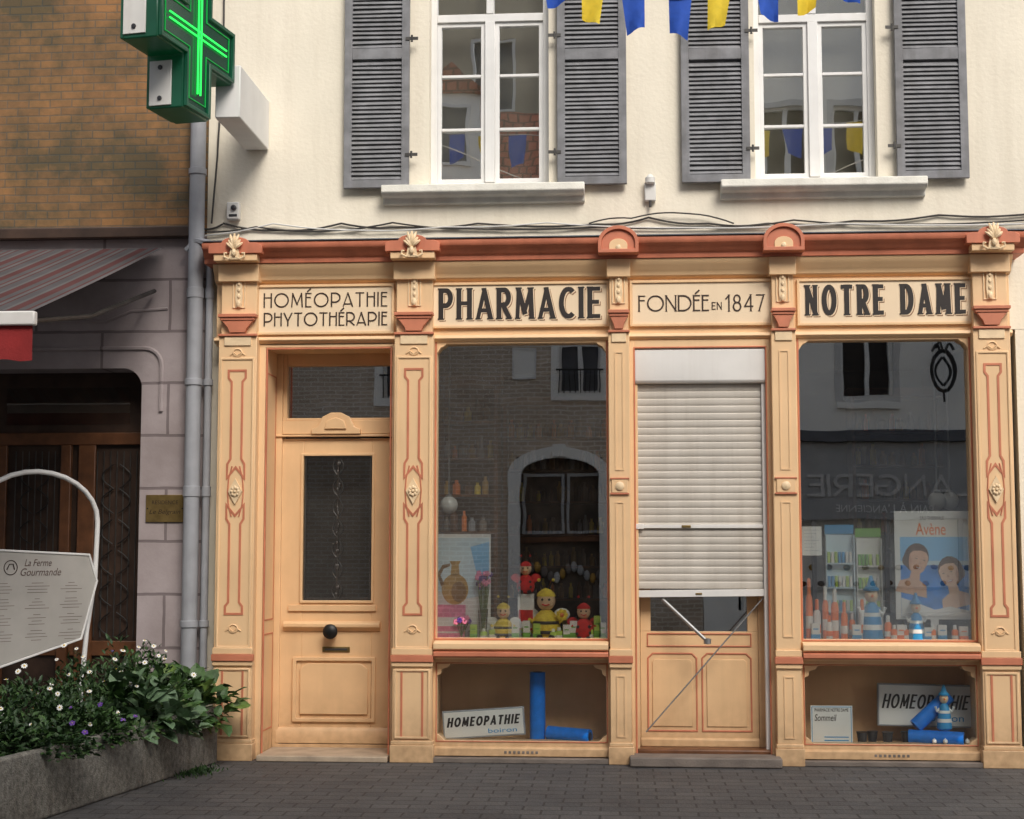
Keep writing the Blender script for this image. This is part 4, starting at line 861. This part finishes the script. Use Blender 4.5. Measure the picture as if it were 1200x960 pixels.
# ================================================================ BUNTING
def bunting(yb,st,anchors,flags,lab,W2=.068,sc_=200):
    o=thing('bunting',(st[0][0],yb,st[0][1]),lab,'bunting','strings of bunting')
    MB().tube([anchors[0]]+[(a,yb,b) for a,b in st]+[anchors[1]],.005,'white',n=6).out('string',o)
    for i,(x,z,h,sk,c) in enumerate(flags):
        m=MB(); n=7; vs=[]; fs=[]
        for k in range(n+1):
            for j in range(6):
                uu=j/5*2-1; t=k/n; zz=z-h*t*(1+.10*uu*(1 if i%2 else -1))
                vs.append((x+uu*W2*(1-.22*t)+sk*.005*t,yb+.03*math.sin(uu*2.5+i+t*2)*t+.004,zz))
        for k in range(n):
            for j in range(5): fs.append((k*6+j,k*6+j+1,(k+1)*6+j+1,(k+1)*6+j))
        m.add(vs,fs,c).out('pennant',o,recalc=False)
yb=-3.0; st=[P(a,b,yb) for a,b in [(560,-70),(600,-50),(648,-32),(695,-14),(742,-4),(797,-1),(843,-8),(899,-19),(947,-29),(992,-40),(1040,-58),(1100,-80)]]
fl=[]
for (px,pt,pb,sk,c) in [(648,-32,9,4,'blue'),(695,-13,28,-3,'yellow'),(742,-4,38,3,'blue'),(797,-1,44,-2,'blue'),(843,-8,34,-4,'yellow'),(899,-19,24,2,'blue'),(947,-29,17,-3,'yellow'),(992,-40,4,4,'blue')]:
    x,z=P(px,pt,yb); fl.append((x,z,(pb-pt)/200,sk,c))
bunting(yb,st,[(-6,yb,8.0),(8,yb,7.6)],fl,'string of blue and yellow pennants hanging across the street')
yb=-8.5; st=[(-6+k,7.3+.013*(k-7)**2) for k in range(15)]
fl=[(-5.6+.42*k,7.3+.013*((-5.6+.42*k)+6-7)**2-.01,.40,random.uniform(-3,3),['blue','blue','yellow'][k%3]) for k in range(28)]
bunting(yb,st,[(-9,yb,9.2),(11,yb,9.2)],fl,'higher string of blue and yellow pennants farther out over the street',W2=.12)

# ================================================================ NEIGHBOUR HOUSE
nb=thing('neighbour_house',(-5,.2,0),'neighbouring house with ochre brick upper floor and mauve rendered ground floor','building')
zs=Z(268,-.03,120)
ax0=X(-120,0); ax1=X(163,0,600); az=Z(432,0,100)
m=MB(); wallmesh(m,-9,XL-.003,0,zs-.06,.0,.35,[(ax0,ax1,-.1,az)],'mauve'); m.out('wall',nb)
MB().box(-9,XL-.003,-.012,.34,zs-.0595+.002,9,'ochre').out('brick_wall',nb)
MB().box(-9,XL-.05,-.10,-.013,zs-.09,zs+.0,'darkw').out('dark_band',nb,bevel=.01)  # dark strip along the join of brick and rendered wall
MB().box(-9,XL,.36,6,.01,8.9,'cream').box(-9.1,XL,-.2,6.1,9.002,9.1,'slate').out('roof',nb)
m=MB(); cr=.16
m.prism([(ax1,az-cr)]+[(ax1-cr+cr*math.cos(t/8*math.pi/2),az-cr+cr*math.sin(t/8*math.pi/2)) for t in range(9)]+[(ax1,az)],.002,.34,'mauve')
hood=[(ax0,az+.16),(ax1+.02,az+.16)]+[(ax1+.02+.14*math.sin(t/6*math.pi/2),az+.02+.14*math.cos(t/6*math.pi/2)) for t in range(7)]+[(ax1+.16,az-.35)]
m.tube([(a,-.005,b) for a,b in hood],.018,'mauve',n=6)
m.tube([(a*1.0+.0,-.003,b+.28) for a,b in [(ax0,az+.1),(ax1-.3,az+.1),(ax1-.1,az+.18),(ax1+.2,az+.2)]],.012,'mauve',n=6)
m.out('door_hood',nb)
dy=.30; m=MB(); m.box(ax0,ax1,dy,dy+.03,0,az,'darkw'); mz=Z(515,dy,60)
m.box(ax0,ax1,dy-.04,dy-.001,mz-.05,mz+.05,'woodw'); m.box(ax1-.08,ax1-.001,dy-.04,dy-.001,0,mz-.051,'woodw')
m.box(X(72,dy),X(84,dy),dy-.05,dy-.001,0,mz-.051,'woodw').box(X(92,dy),X(112,dy),dy-.035,dy-.001,0,mz-.051,'woodw').box(X(-5,dy),X(8,dy),dy-.035,dy-.001,0,mz-.051,'woodw')
for z0 in (.1,.75): m.box(X(84.5,dy),ax1-.085,dy-.025,dy-.001,z0,z0+.12,'woodw').box(X(8,dy)+.001,X(72,dy)-.001,dy-.025,dy-.001,z0,z0+.12,'woodw')
d=m.out('house_door',nb,bevel=.006)
for c in (X(40,dy-.02),X(136,dy-.02)):
    gr=MB()
    for k in range(-3,4): gr.tube([(c+k*.055,dy-.02,.9),(c+k*.055,dy-.02,mz-.1)],.005,'ironl',n=5)
    for z in(1.0,1.25,1.5,1.75,2.0,2.2):
        for sg in(-1,1): gr.tube([(c+sg*(.02+.10*abs(math.sin(t/10*3.1))),dy-.028,z-.1+.2*t/10) for t in range(11)],.005,'iron',n=5)
    gr.out('grille',d)
m=MB(); m.box(X(5,dy),X(150,dy),dy-.01,dy-.001,mz+.12,az-.12,'glassl'); m.out('transom_glass',d)
a,b,c,d=RC(171,580,216,612,-.01); pq=thing('brass_plaque',((a+b)/2,-.005,c),'small brass name plaque fixed to the mauve wall','plaque')
MB().box(a,b,-.014,-.002,c,d,'brass').out('plate',pq,bevel=.002); text('RESIDENCE',a+.05,b-.05,d-.075,d-.045,-.0145,'brown',parent=pq,depth=.001); text('Le Belgrain',a+.03,b-.03,c+.055,c+.10,-.0145,'brown',parent=pq,depth=.001,shear=.3)
for sx in(a+.015,b-.015): MB().tube([(sx,-.014,(c+d)/2),(sx,-.018,(c+d)/2)],.006,'iron').out('screw',pq)
def pipe(pxt,r,z0,z1,lab,y=-.10):
    x=X(pxt,y,500); o=thing('downpipe',(x,y,z0),lab,'pipe'); MB().tube([(x,y,z0),(x,y,z1)],r,'pipe',n=16).out('pipe',o)
    for z in (1.0,2.9,4.6,6.2):
        if z0<z<z1: MB().lathe((x,y,z),[(r+.002,0),(r+.01,.004),(r+.01,.05),(r+.002,.054)],'pipe',n=16).box(x-.012,x+.012,y,-.0,z+.01,z+.045,'steel').out('bracket',o)
    for z in (2.02,3.6):
        if z<z1: MB().lathe((x,y,z),[(r+.001,0),(r+.007,.003),(r+.007,.08),(r+.001,.083)],'pipe',n=16).out('joint_collar',o)
    MB().tube([(x,y,z0+.001),(x,y,z0+.06)],r+.006,'pipe',n=16).out('outlet',o)
pipe(226,.062,.02,8.8,'grey painted downpipe running down between the two houses')
pipe(243,.03,.02,3.9,'slim pale service pipe beside the downpipe',y=-.07)
x=X(238,-.08,268)
walltube('pipe_branch',[(x-.12,-.10,3.99),(x-.04,-.14,4.06),(x+.06,-.14,4.04),(x+.10,-.08,3.95)],.03,'pipe','short bent grey pipe joining the downpipe near the cornice','pipe')
aw=thing('awning',(-4.5,-.1,4.0),'faded red and grey striped canvas awning over the neighbouring entrance','awning')
xa=X(192,-.03,283); za=4.02; yf=-2.7; zf=3.10
m=MB(); n=14; vs=[];fs=[]
for i in range(n+1):
    t=i/n
    for x in(-7.5,xa): vs.append((x,-.05+(yf+.05)*t,za+(zf-za)*t-.008*math.sin(t*math.pi)))
for i in range(n): fs.append((2*i,2*i+1,2*i+3,2*i+2))
m.add(vs,fs,'awn').out('canvas',aw,recalc=False)
MB().box(-7.5,xa+.02,yf-.05,yf+.01,zf-.10,zf-.01,'box').out('front_bar',aw,bevel=.01)
m=MB(); vs=[];fs=[]; n=60
for i in range(n+1):
    x=-7.5+(xa+7.5)*i/n; vs+=[(x,yf-.02,zf-.10),(x,yf-.02+.012*math.sin(i*1.3),zf-.33+.02*abs(math.sin(i*.9)))]
for i in range(n): fs.append((2*i,2*i+1,2*i+3,2*i+2))
m.add(vs,fs,'redc').out('valance',aw,recalc=False)
MB().tube([(xa-.06,-.06,za-.35),(xa-.12,-1.35,za-.75),(xa-.06,yf+.05,zf-.06)],.018,'ironl').out('folding_arm',aw)
# ================================================================ MENU BOARD
bo=Vector((X(114,-.55,690),-.55,0)); bd=Vector((-.62,-.785,0)).normalized(); bn=Vector((.785,-.62,0)).normalized()
o=thing('menu_board',tuple(bo+bd*.5),'white arched tubular stand holding a restaurant menu board','menu board')
fm=lambda q: bo+bd*q.x+bn*(-q.y)+Vector((0,0,q.z))
MB().prism([(0.02,1.37),(.09,1.56),(.97,1.60),(1.04,1.40),(1.0,.72),(.14,.95)],-.012,.012,'board').xf(fm).out('panel',o,bevel=.004)
fr=MB().ring([(0.005,1.37),(.08,1.575),(.98,1.615),(1.055,1.40),(1.01,.70),(.13,.935)],.016,-.02,.02,'white'); fr.xf(fm).out('frame',o,bevel=.004)
a=[(.10,0,.0),(.10,0,.5),(.06,0,1.0),(.0,0,1.4),(-.01,0,1.75)]+[(.50-.51*math.cos(t/14*math.pi),0,1.82+.36*math.sin(t/14*math.pi)) for t in range(15)]+[(1.01,0,1.75),(1.04,0,1.4),(1.02,0,.9),(.98,0,.0)]
m=MB(); m.tube([(p[0],.035,p[2]) for p in a],.019,'white',n=10); m.xf(fm).out('tubular_frame',o)
flipx=lambda q: fm(Vector((1.04-q.x,q.y,q.z)))
text('La Ferme',.42,.64,1.485,1.535,-.014,'txtg',parent=o,depth=.001,fn=flipx,shear=.3); text('Gourmande',.39,.72,1.415,1.47,-.014,'txtg',parent=o,depth=.001,fn=flipx,shear=.3)
MB().ring(arc(.31,1.475,.055,0,345,20),.006,-.0145,-.0125,'brown').tube([(.28,-.014,1.46),(.30,-.014,1.50),(.33,-.014,1.50),(.34,-.014,1.46)],.004,'brown',n=5).xf(flipx).out('emblem',o)
m=MB()
for cx in(.14,.42,.70):
    for k in range(20):
        if k%5==4: continue
        w=random.uniform(.08,.2)*(.5 if k%5==0 else 1); m.box(cx+.11-w/2,cx+.11+w/2,-.0132,-.0125,1.36-k*.023,1.3632-k*.023,'txtg')
m.xf(flipx).out('printed_lines',o,stuff=True)
# ================================================================ PLANTER
pc=Vector((-2.20,-.40,0)); pd=Vector((-.155,-.988,0)).normalized(); pn=Vector((-pd.y,pd.x,0))*-1
if pn.x>0: pn=-pn
PLn=3.1; PWd=.85; PH=.42
fp=lambda q: pc+pd*q.x+pn*q.y+Vector((0,0,q.z))
o=thing('planter',tuple(pc+pd*PLn/2+pn*PWd/2),'long exposed aggregate concrete planter standing on the pavement','planter')
m=MB(); t=.07
def side(x0,x1,y0,y1): m.box(x0,x1,y0,y1,.0,PH,'conc')
side(0,PLn,0,t); side(0,PLn,PWd-t,PWd); side(0,t,t,PWd-t); side(PLn-t,PLn,t,PWd-t)
m.xf(fp).out('trough',o,bevel=.018,seg=3)
m=MB(); nx,ny=24,8; vs=[];fs=[]
for i in range(nx+1):
    for j in range(ny+1): vs.append((t+(PLn-2*t)*i/nx,t+(PWd-2*t)*j/ny,PH-.06+random.uniform(-.02,.02)))
for i in range(nx):
    for j in range(ny): fs.append((i*(ny+1)+j,(i+1)*(ny+1)+j,(i+1)*(ny+1)+j+1,i*(ny+1)+j+1))
m.add(vs,fs,'soil').xf(fp).out('soil',o,recalc=False)
def leafquad(m,p,d,nrm,L,w,mt,curl=.25):
    d=d.normalized(); s=d.cross(nrm)
    s=s.normalized() if s.length>1e-4 else Vector((1,0,0)); n=s.cross(d).normalized()
    q=[p,p+d*L*.35+s*w-n*0+n*w*.3,p+d*L*.75+s*w*.7+n*w*.15-n*L*curl*.4,p+d*L-n*L*curl,p+d*L*.75-s*w*.7+n*w*.15-n*L*curl*.4,p+d*L*.35-s*w+n*w*.3,p+d*L*.4,p+d*L*.75-n*L*curl*.5]
    m.add(q,[(0,1,6),(1,2,7,6),(2,3,7),(0,6,5),(6,7,4,5),(7,3,4)],mt)
def bush(l,w_,rx,ry,rz,n,L,wd,mats,lab,name='plant',flowers=0,fk='daisy',z0=PH-.05,stems=14,lo=-.14):
    c=fp(Vector((l,w_,z0))); o=thing(name,tuple(c),lab,'plant'); m=MB(); st=MB()
    for k in range(stems):
        a=random.uniform(0,6.28); e=random.uniform(.3,1); t=c+Vector((math.cos(a)*rx*.75*random.random()**.5,math.sin(a)*ry*.75*random.random()**.5,rz*e))
        st.tube([tuple(c+Vector((math.cos(a)*.04,math.sin(a)*.04,0))),tuple((c+t)/2+Vector((0,0,.03))),tuple(t)],[.008,.006,.003],'leafm',n=4)
    st.out('stem',o,stuff=True)
    for k in range(n):
        a=random.uniform(0,6.28); el=math.asin(random.uniform(lo,1)); r=random.uniform(.45,1)**.6
        lump=1+.22*math.sin(a*3+l*7)+.18*math.sin(el*5+a*2)
        dirn=Vector((math.cos(a)*math.cos(el),math.sin(a)*math.cos(el),math.sin(el)))
        p=c+Vector((dirn.x*rx,dirn.y*ry,dirn.z*rz))*r*lump
        d=(dirn+Vector((random.uniform(-.9,.9),random.uniform(-.9,.9),random.uniform(-.3,.9))))
        nr=(Vector((0,0,1))+dirn*.5+Vector((random.uniform(-.6,.6),random.uniform(-.6,.6),0)))
        k_=random.uniform(.6,1.3); leafquad(m,p,d,nr,L*k_,wd*k_,random.choice(mats))
    m.out('leaves',o,flat=True,recalc=False,stuff=True)
    if flowers:
        f=MB(); e=MB()
        for k in range(flowers):
            a=random.uniform(0,6.28); el=random.uniform(.15,1.4); dirn=Vector((math.cos(a)*math.cos(el),math.sin(a)*math.cos(el),math.sin(el)))
            lump=1+.22*math.sin(a*3+l*7)+.18*math.sin(el*5+a*2)
            p=c+Vector((dirn.x*rx,dirn.y*ry,dirn.z*rz))*1.06*lump+Vector((0,0,.02)); fd=(dirn*.6+Vector((.15,-.8,.5))+Vector((random.uniform(-.5,.5),random.uniform(-.5,.5),random.uniform(-.3,.6)))).normalized()
            s=fd.cross(Vector((0,0,1))).normalized(); t=s.cross(fd)
            if fk=='daisy':
                R=random.uniform(.014,.023)
                for q in range(9):
                    b=q/9*6.283; dd=s*math.cos(b)+t*math.sin(b); ss=s*math.cos(b+1.57)+t*math.sin(b+1.57)
                    f.add([p,p+dd*R*.7+ss*R*.24,p+dd*R*1.1+fd*.002,p+dd*R*.7-ss*R*.24],[(0,1,2,3)],'petal')
                e.ell(tuple(p+fd*.003),R*.3,'eye',6,4)
            else:
                R=random.uniform(.014,.020)
                for q in range(5):
                    b=q/5*6.283; dd=s*math.cos(b)+t*math.sin(b); ss=s*math.cos(b+1.57)+t*math.sin(b+1.57)
                    f.add([p,p+dd*R*.5+ss*R*.5,p+dd*R+ss*R*.25,p+dd*R-ss*R*.25,p+dd*R*.5-ss*R*.5],[(0,1,2,3,4)],'purple')
                e.ell(tuple(p+fd*.003),R*.15,'eye',6,4)
        f.out('petals',o,flat=True,recalc=False,stuff=True); e.out('flower_centre',o,stuff=True)
D=['leafd','leafd','leafm']
bush(.45,.45,.42,.40,.46,2100,.05,.010,D,'dense dark green bush with white daisies in the planter',flowers=18)
bush(1.05,.50,.42,.40,.42,2000,.05,.010,D,'dark green daisy bush with white flowers in the planter',flowers=24)
bush(1.75,.50,.44,.38,.36,2000,.05,.010,D,'low daisy bush with scattered white flowers in the planter',flowers=16)
bush(2.5,.48,.48,.38,.32,2000,.055,.012,D,'low dark green plant near the planter end',flowers=8)
bush(.22,.18,.30,.28,.32,260,.12,.042,['leaff','leafm','leafm'],'bright green broad leaved plant at the planter corner',stems=10,lo=-.25)
bush(1.05,.14,.34,.22,.32,300,.13,.046,['leafs','leafs','leafm'],'silvery broad leaved plant trailing over the planter rim',stems=12,lo=-.2)
bush(.62,.14,.28,.20,.28,200,.11,.038,['leafs','leafm','leafm'],'broad leaved plant beside the planter rim',stems=10)
bush(1.7,.16,.38,.20,.20,1000,.045,.015,['leafm','leafd','leafm'],'low purple pansies along the planter rim',flowers=9,fk='pansy')
bush(2.4,.16,.42,.20,.18,1000,.045,.015,['leafm','leafd','leafd'],'low purple pansies near the planter end',flowers=7,fk='pansy')
bush(.22,.60,.26,.26,.44,800,.05,.014,['leafm','leafd'],'green shrub with small purple blooms at the planter back',flowers=5,fk='pansy')
c=fp(Vector((.5,-.06,0)))
m=MB()
for k in range(260):
    p=c+Vector((random.gauss(0,.07),random.gauss(0,.14),0)); leafquad(m,p,Vector((random.uniform(-1,1),random.uniform(-1,1),1.2)),Vector((0,1,.2)),random.uniform(.02,.05),.005,random.choice(['leafm','leafd']))
o=m.out('weeds',flat=True,recalc=False); o['kind']='stuff'; top(o,'tuft of weeds growing at the foot of the planter','weeds')

# ================================================================ OPPOSITE SIDE OF THE STREET (seen in the glass)
YO=-16.2
def V(px,py): return P(px,py,16.0)
oa=thing('brick_house',(-3,YO,0),'brown brick house with white arched doorway across the street','building')
xs=2.3
aw0,aw1=V(655,430)[0],V(704,430)[0]; wz0,wz1=V(680,461)[1],6.2
dx0_,dx1_=V(606,600)[0],V(706,600)[0]; dz1=V(650,535)[1]
ops=[(aw0,aw1,wz0,wz1),(dx0_,dx1_,-.1,dz1)]+[(aw0-3.4,aw1-3.4,wz0,wz1),(-8,-6.5,wz0,wz1),(-8,-6,.0,2.6)]
m=MB(); wallmesh(m,-16,xs,0,8.3,YO-.3,YO,ops,'obrick'); m.out('wall',oa)
m=MB(); n=16; cx=(dx0_+dx1_)/2; hw=(dx1_-dx0_)/2
archp=lambda r,rz:[(cx-r,0)]+[(cx-r*math.cos(t/n*math.pi),dz1-.35+rz*math.sin(t/n*math.pi)) for t in range(n+1)]+[(cx+r,0)]
P1=archp(hw+.16,.54); P2=archp(hw-.06,.33)
vs=[(a,YO+.08,b) for a,b in P1]+[(a,YO+.08,b) for a,b in P2]+[(a,YO-.1,b) for a,b in P1]+[(a,YO-.1,b) for a,b in P2]; L=len(P1)
fs=[]
for k in range(L-1): fs+=[(k,k+1,L+k+1,L+k),(k,k+1,2*L+k+1,2*L+k),(L+k,L+k+1,3*L+k+1,3*L+k)]
m.add(vs,fs,'ocream'); m.box(cx-.12,cx+.12,YO+.02,YO+.14,dz1+.0,dz1+.22,'ocream'); m.out('door_arch',oa)
m=MB(); m.box(dx0_,dx1_,YO-.36,YO-.31,0,dz1,'odark'); m.box(dx0_,dx1_,YO-.2,YO-.15,1.75,1.85,'woodw')
for k in range(14): m.ell((dx0_+.15+k*.11,YO-.22,1.2+.1*math.sin(k)),(.06,.05,.1),random.choice(['stone2','gold','oshop','ogrey']),8,5)
for k in range(2): m.rect(dx0_+.1+k*.8,dx0_+.85+k*.8,1.9,dz1-.3,.05,YO-.16,YO-.12,'ogrey')
m.out('shop_window',oa)
for (a,b,c,d) in ops[:1]+ops[2:4]:
    m=MB(); m.rect(a-.14,b+.14,c-.14,d+.14,.15,YO-.02,YO+.05,'ocream'); m.rect(a,b,c,d,.06,YO-.2,YO-.12,'white'); m.box((a+b)/2-.04,(a+b)/2+.04,YO-.2,YO-.12,c+.06,d-.06,'white'); m.box(a+.06,b-.06,YO-.3,YO-.25,c,d,'slate'); m.box(a+.06,b-.06,YO-.18,YO-.14,(c+d)/2,(c+d)/2+.04,'white')
    for k in range(9): m.box(a+.02+k*(b-a-.04)/8-.008,a+.02+k*(b-a-.04)/8+.008,YO+.06,YO+.075,c,c+.42,'iron')
    m.box(a-.05,b+.05,YO+.055,YO+.08,c+.42,c+.45,'iron')
    m.out('window',oa)
a,b=V(600,0)[0],V(628,0)[0]; MB().rect(a,b,V(614,444)[1],V(614,408)[1],.03,YO,YO+.05,'white').box(a+.03,b-.03,YO,YO+.03,V(614,444)[1]+.03,V(614,408)[1]-.03,'ocream').out('wall_vent',oa)
m=MB(); m.add([(-16,YO+.4,8.2),(xs,YO+.4,8.2),(xs,YO-2.5,10.6),(-16,YO-2.5,10.6),(-16,YO+.4,8.1),(xs,YO+.4,8.1)],[(0,1,2,3),(0,1,5,4)],'otile'); m.add([(xs,YO+.4,8.1),(xs,YO-2.5,10.6),(xs,YO-2.5,8.1)],[(0,1,2)],'ocream'); m.out('roof',oa,recalc=False)
for c in(-2.35,-6.0):
    m=MB(); m.box(c-.55,c+.55,YO-2.2,YO-.1,8.5,10.3,'ocream'); m.prism([(c-.7,10.3),(c+.7,10.3),(c,10.9)],YO-2.4,YO+.0,'otile'); m.rect(c-.35,c+.35,8.9,10.1,.06,YO-.1,YO-.04,'white'); m.box(c-.29,c+.29,YO-.099,YO-.08,8.96,10.04,'slate'); m.out('dormer',oa)
rh=thing('rear_house',(-6,YO-4.5,0),'taller plain rendered house rising behind the brick one','building')
ro=[(-9+2.2*k,-8+2.2*k,11.2,12.9) for k in range(6)]
m=MB(); wallmesh(m,-16,xs,0,16.2,YO-4.8,YO-4.5,ro,'orend'); m.out('wall',rh)
for (p,q,c,d) in ro:
    m=MB(); m.rect(p,q,c,d,.07,YO-4.6,YO-4.52,'white'); m.box((p+q)/2-.04,(p+q)/2+.04,YO-4.6,YO-4.52,c+.07,d-.07,'white'); m.box(p+.07,q-.07,YO-4.7,YO-4.65,c,d,'slate'); m.out('window',rh)
MB().box(-16,xs,YO-8,YO-4.4,16.21,16.4,'slate').out('roof',rh)
ob=thing('bakery_house',(7,YO,0),'pale rendered house with a bakery shop across the street','building')
a,b=V(986,430)[0],V(1047,430)[0]; z0=V(1015,471)[1]
ops=[(a,b,z0,6.3),(a-2.6,b-2.6,z0,6.3),(a+2.6,b+2.6,z0,6.3)]+[(a+k,b+k,7.9,9.9) for k in(-2.6,-1.3,0,2.6)]+[(3.0,9.5,.5,2.15)]
m=MB(); wallmesh(m,xs+.01,14,0,13.4,YO-.3,YO,ops,'ocream'); m.out('wall',ob)
for (p,q,c,d) in ops[:-1]:
    m=MB(); m.rect(p,q,c,d,.06,YO-.2,YO-.12,'white'); m.box((p+q)/2-.04,(p+q)/2+.04,YO-.2,YO-.12,c+.06,d-.06,'white'); m.box(p+.06,q-.06,YO-.3,YO-.25,c,d,'dark'); m.box(p-.1,q+.1,YO,YO+.12,c-.12,c,'ocream'); m.rect(p-.12,q+.12,c-.0,d+.12,.12,YO,YO+.03,'oshop'); m.out('window',ob)
m=MB(); m.box(xs+.02,14,YO,YO+.25,V(1040,518)[1],V(1040,505)[1],'slate').box(xs+.02,14,YO,YO+.1,2.16,V(1040,519)[1],'ogrey'); m.out('shop_fascia',ob)
zl0,zl1=V(1040,582)[1],V(1040,556)[1]
xb0=V(944,570)[0]
deco('BOULANGERIE',xb0,xb0+4.3,zl0,zl1,YO+.101,'oshop',.06,ob,depth=.03,flip=True)
m=MB(); m.box(3.0,9.5,YO-.5,YO-.45,.5,2.15,'odark')
for k in range(6): m.box(3.0+k*1.3-.04,3.0+k*1.3+.04,YO-.1,YO-.0,.5,2.15,'oshop')
for k in range(40): m.ell((3.2+k*.155,YO-.3,1.0+.3*(k%2)),(.06,.05,.05),random.choice(['stone2','gold','woodw']),8,5)
m.box(3.0,9.5,YO-.45,YO-.2,.9,.94,'oshop').out('shop_window',ob)
text("PAIN À L'ANCIENNE",V(978,600)[0],V(1092,600)[0],V(1030,600)[1],V(1030,589)[1],YO+.115,'petal',parent=ob,depth=.01,flip=True)
MB().box(xs+.01,14,YO-6,YO-.31,0,13.3,'ocream').box(xs-.1,14.2,YO-6,YO+.4,13.41,13.6,'slate').out('roof',ob)
c0=V(1098,440); o=thing('hanging_sign',(c0[0],YO+.6,c0[1]),'oval wrought iron hanging shop sign on a bracket','sign')
m=MB(); m.tube([(c0[0]+.2*math.cos(t/16*6.283),YO+.6,c0[1]+.36*math.sin(t/16*6.283)) for t in range(17)],.035,'iron',n=6)
for sg in(-1,1):
    m.tube([(c0[0]+sg*.13*math.sin(t/10*3.1),YO+.6,c0[1]-.26+.52*t/10) for t in range(11)],.025,'iron',n=5)
    m.tube([(c0[0]+sg*(.05+.13*t/8),YO+.6,c0[1]+.36+.12*math.sin(t/8*3.1)) for t in range(9)],.025,'iron',n=5)
m.tube([(c0[0],YO+.6,c0[1]-.36),(c0[0],YO+.6,c0[1]-.55)],.02,'iron',n=5)
m.out('oval_ring',o); MB().tube([(c0[0],YO+.0,c0[1]+.5),(c0[0],YO+.3,c0[1]+.6),(c0[0],YO+.6,c0[1]+.36)],.025,'iron',n=6).out('bracket',o)

# ================================================================ LIGHT, WORLD, CAMERA
EL=math.radians(42)
sd=Vector((.40*math.cos(EL),-.9165*math.cos(EL),math.sin(EL))).normalized()
sun=bpy.data.lights.new('sun','SUN'); sun.energy=2.2; sun.angle=math.radians(26); sun.color=(1,.94,.85)
so=bpy.data.objects.new('sun',sun); col.objects.link(so); so.rotation_euler=sd.to_track_quat('Z','Y').to_euler(); so.location=(5,-20,20)
w=bpy.data.worlds.new('World'); sc.world=w; w.use_nodes=True; nt=w.node_tree; bg=nt.nodes['Background']
sk=nt.nodes.new('ShaderNodeTexSky'); sk.sky_type='NISHITA'; sk.sun_disc=False; sk.sun_elevation=EL; sk.sun_rotation=math.atan2(sd.x,sd.y); sk.dust_density=4; sk.air_density=1
hs=nt.nodes.new('ShaderNodeHueSaturation'); hs.inputs['Saturation'].default_value=.45
nt.links.new(sk.outputs[0],hs.inputs['Color']); nt.links.new(hs.outputs[0],bg.inputs[0]); bg.inputs[1].default_value=.15
cam=bpy.data.cameras.new('camera'); cam.lens=F/1200*36; cam.sensor_width=36; cam.clip_end=300; cam.clip_start=.05
co=bpy.data.objects.new('camera',cam); col.objects.link(co); co.location=CAM; co.rotation_euler=(math.pi/2+PITCH,0,YAW); sc.camera=co
sc.view_settings.view_transform='Standard'; sc.view_settings.look='None'; sc.view_settings.exposure=0
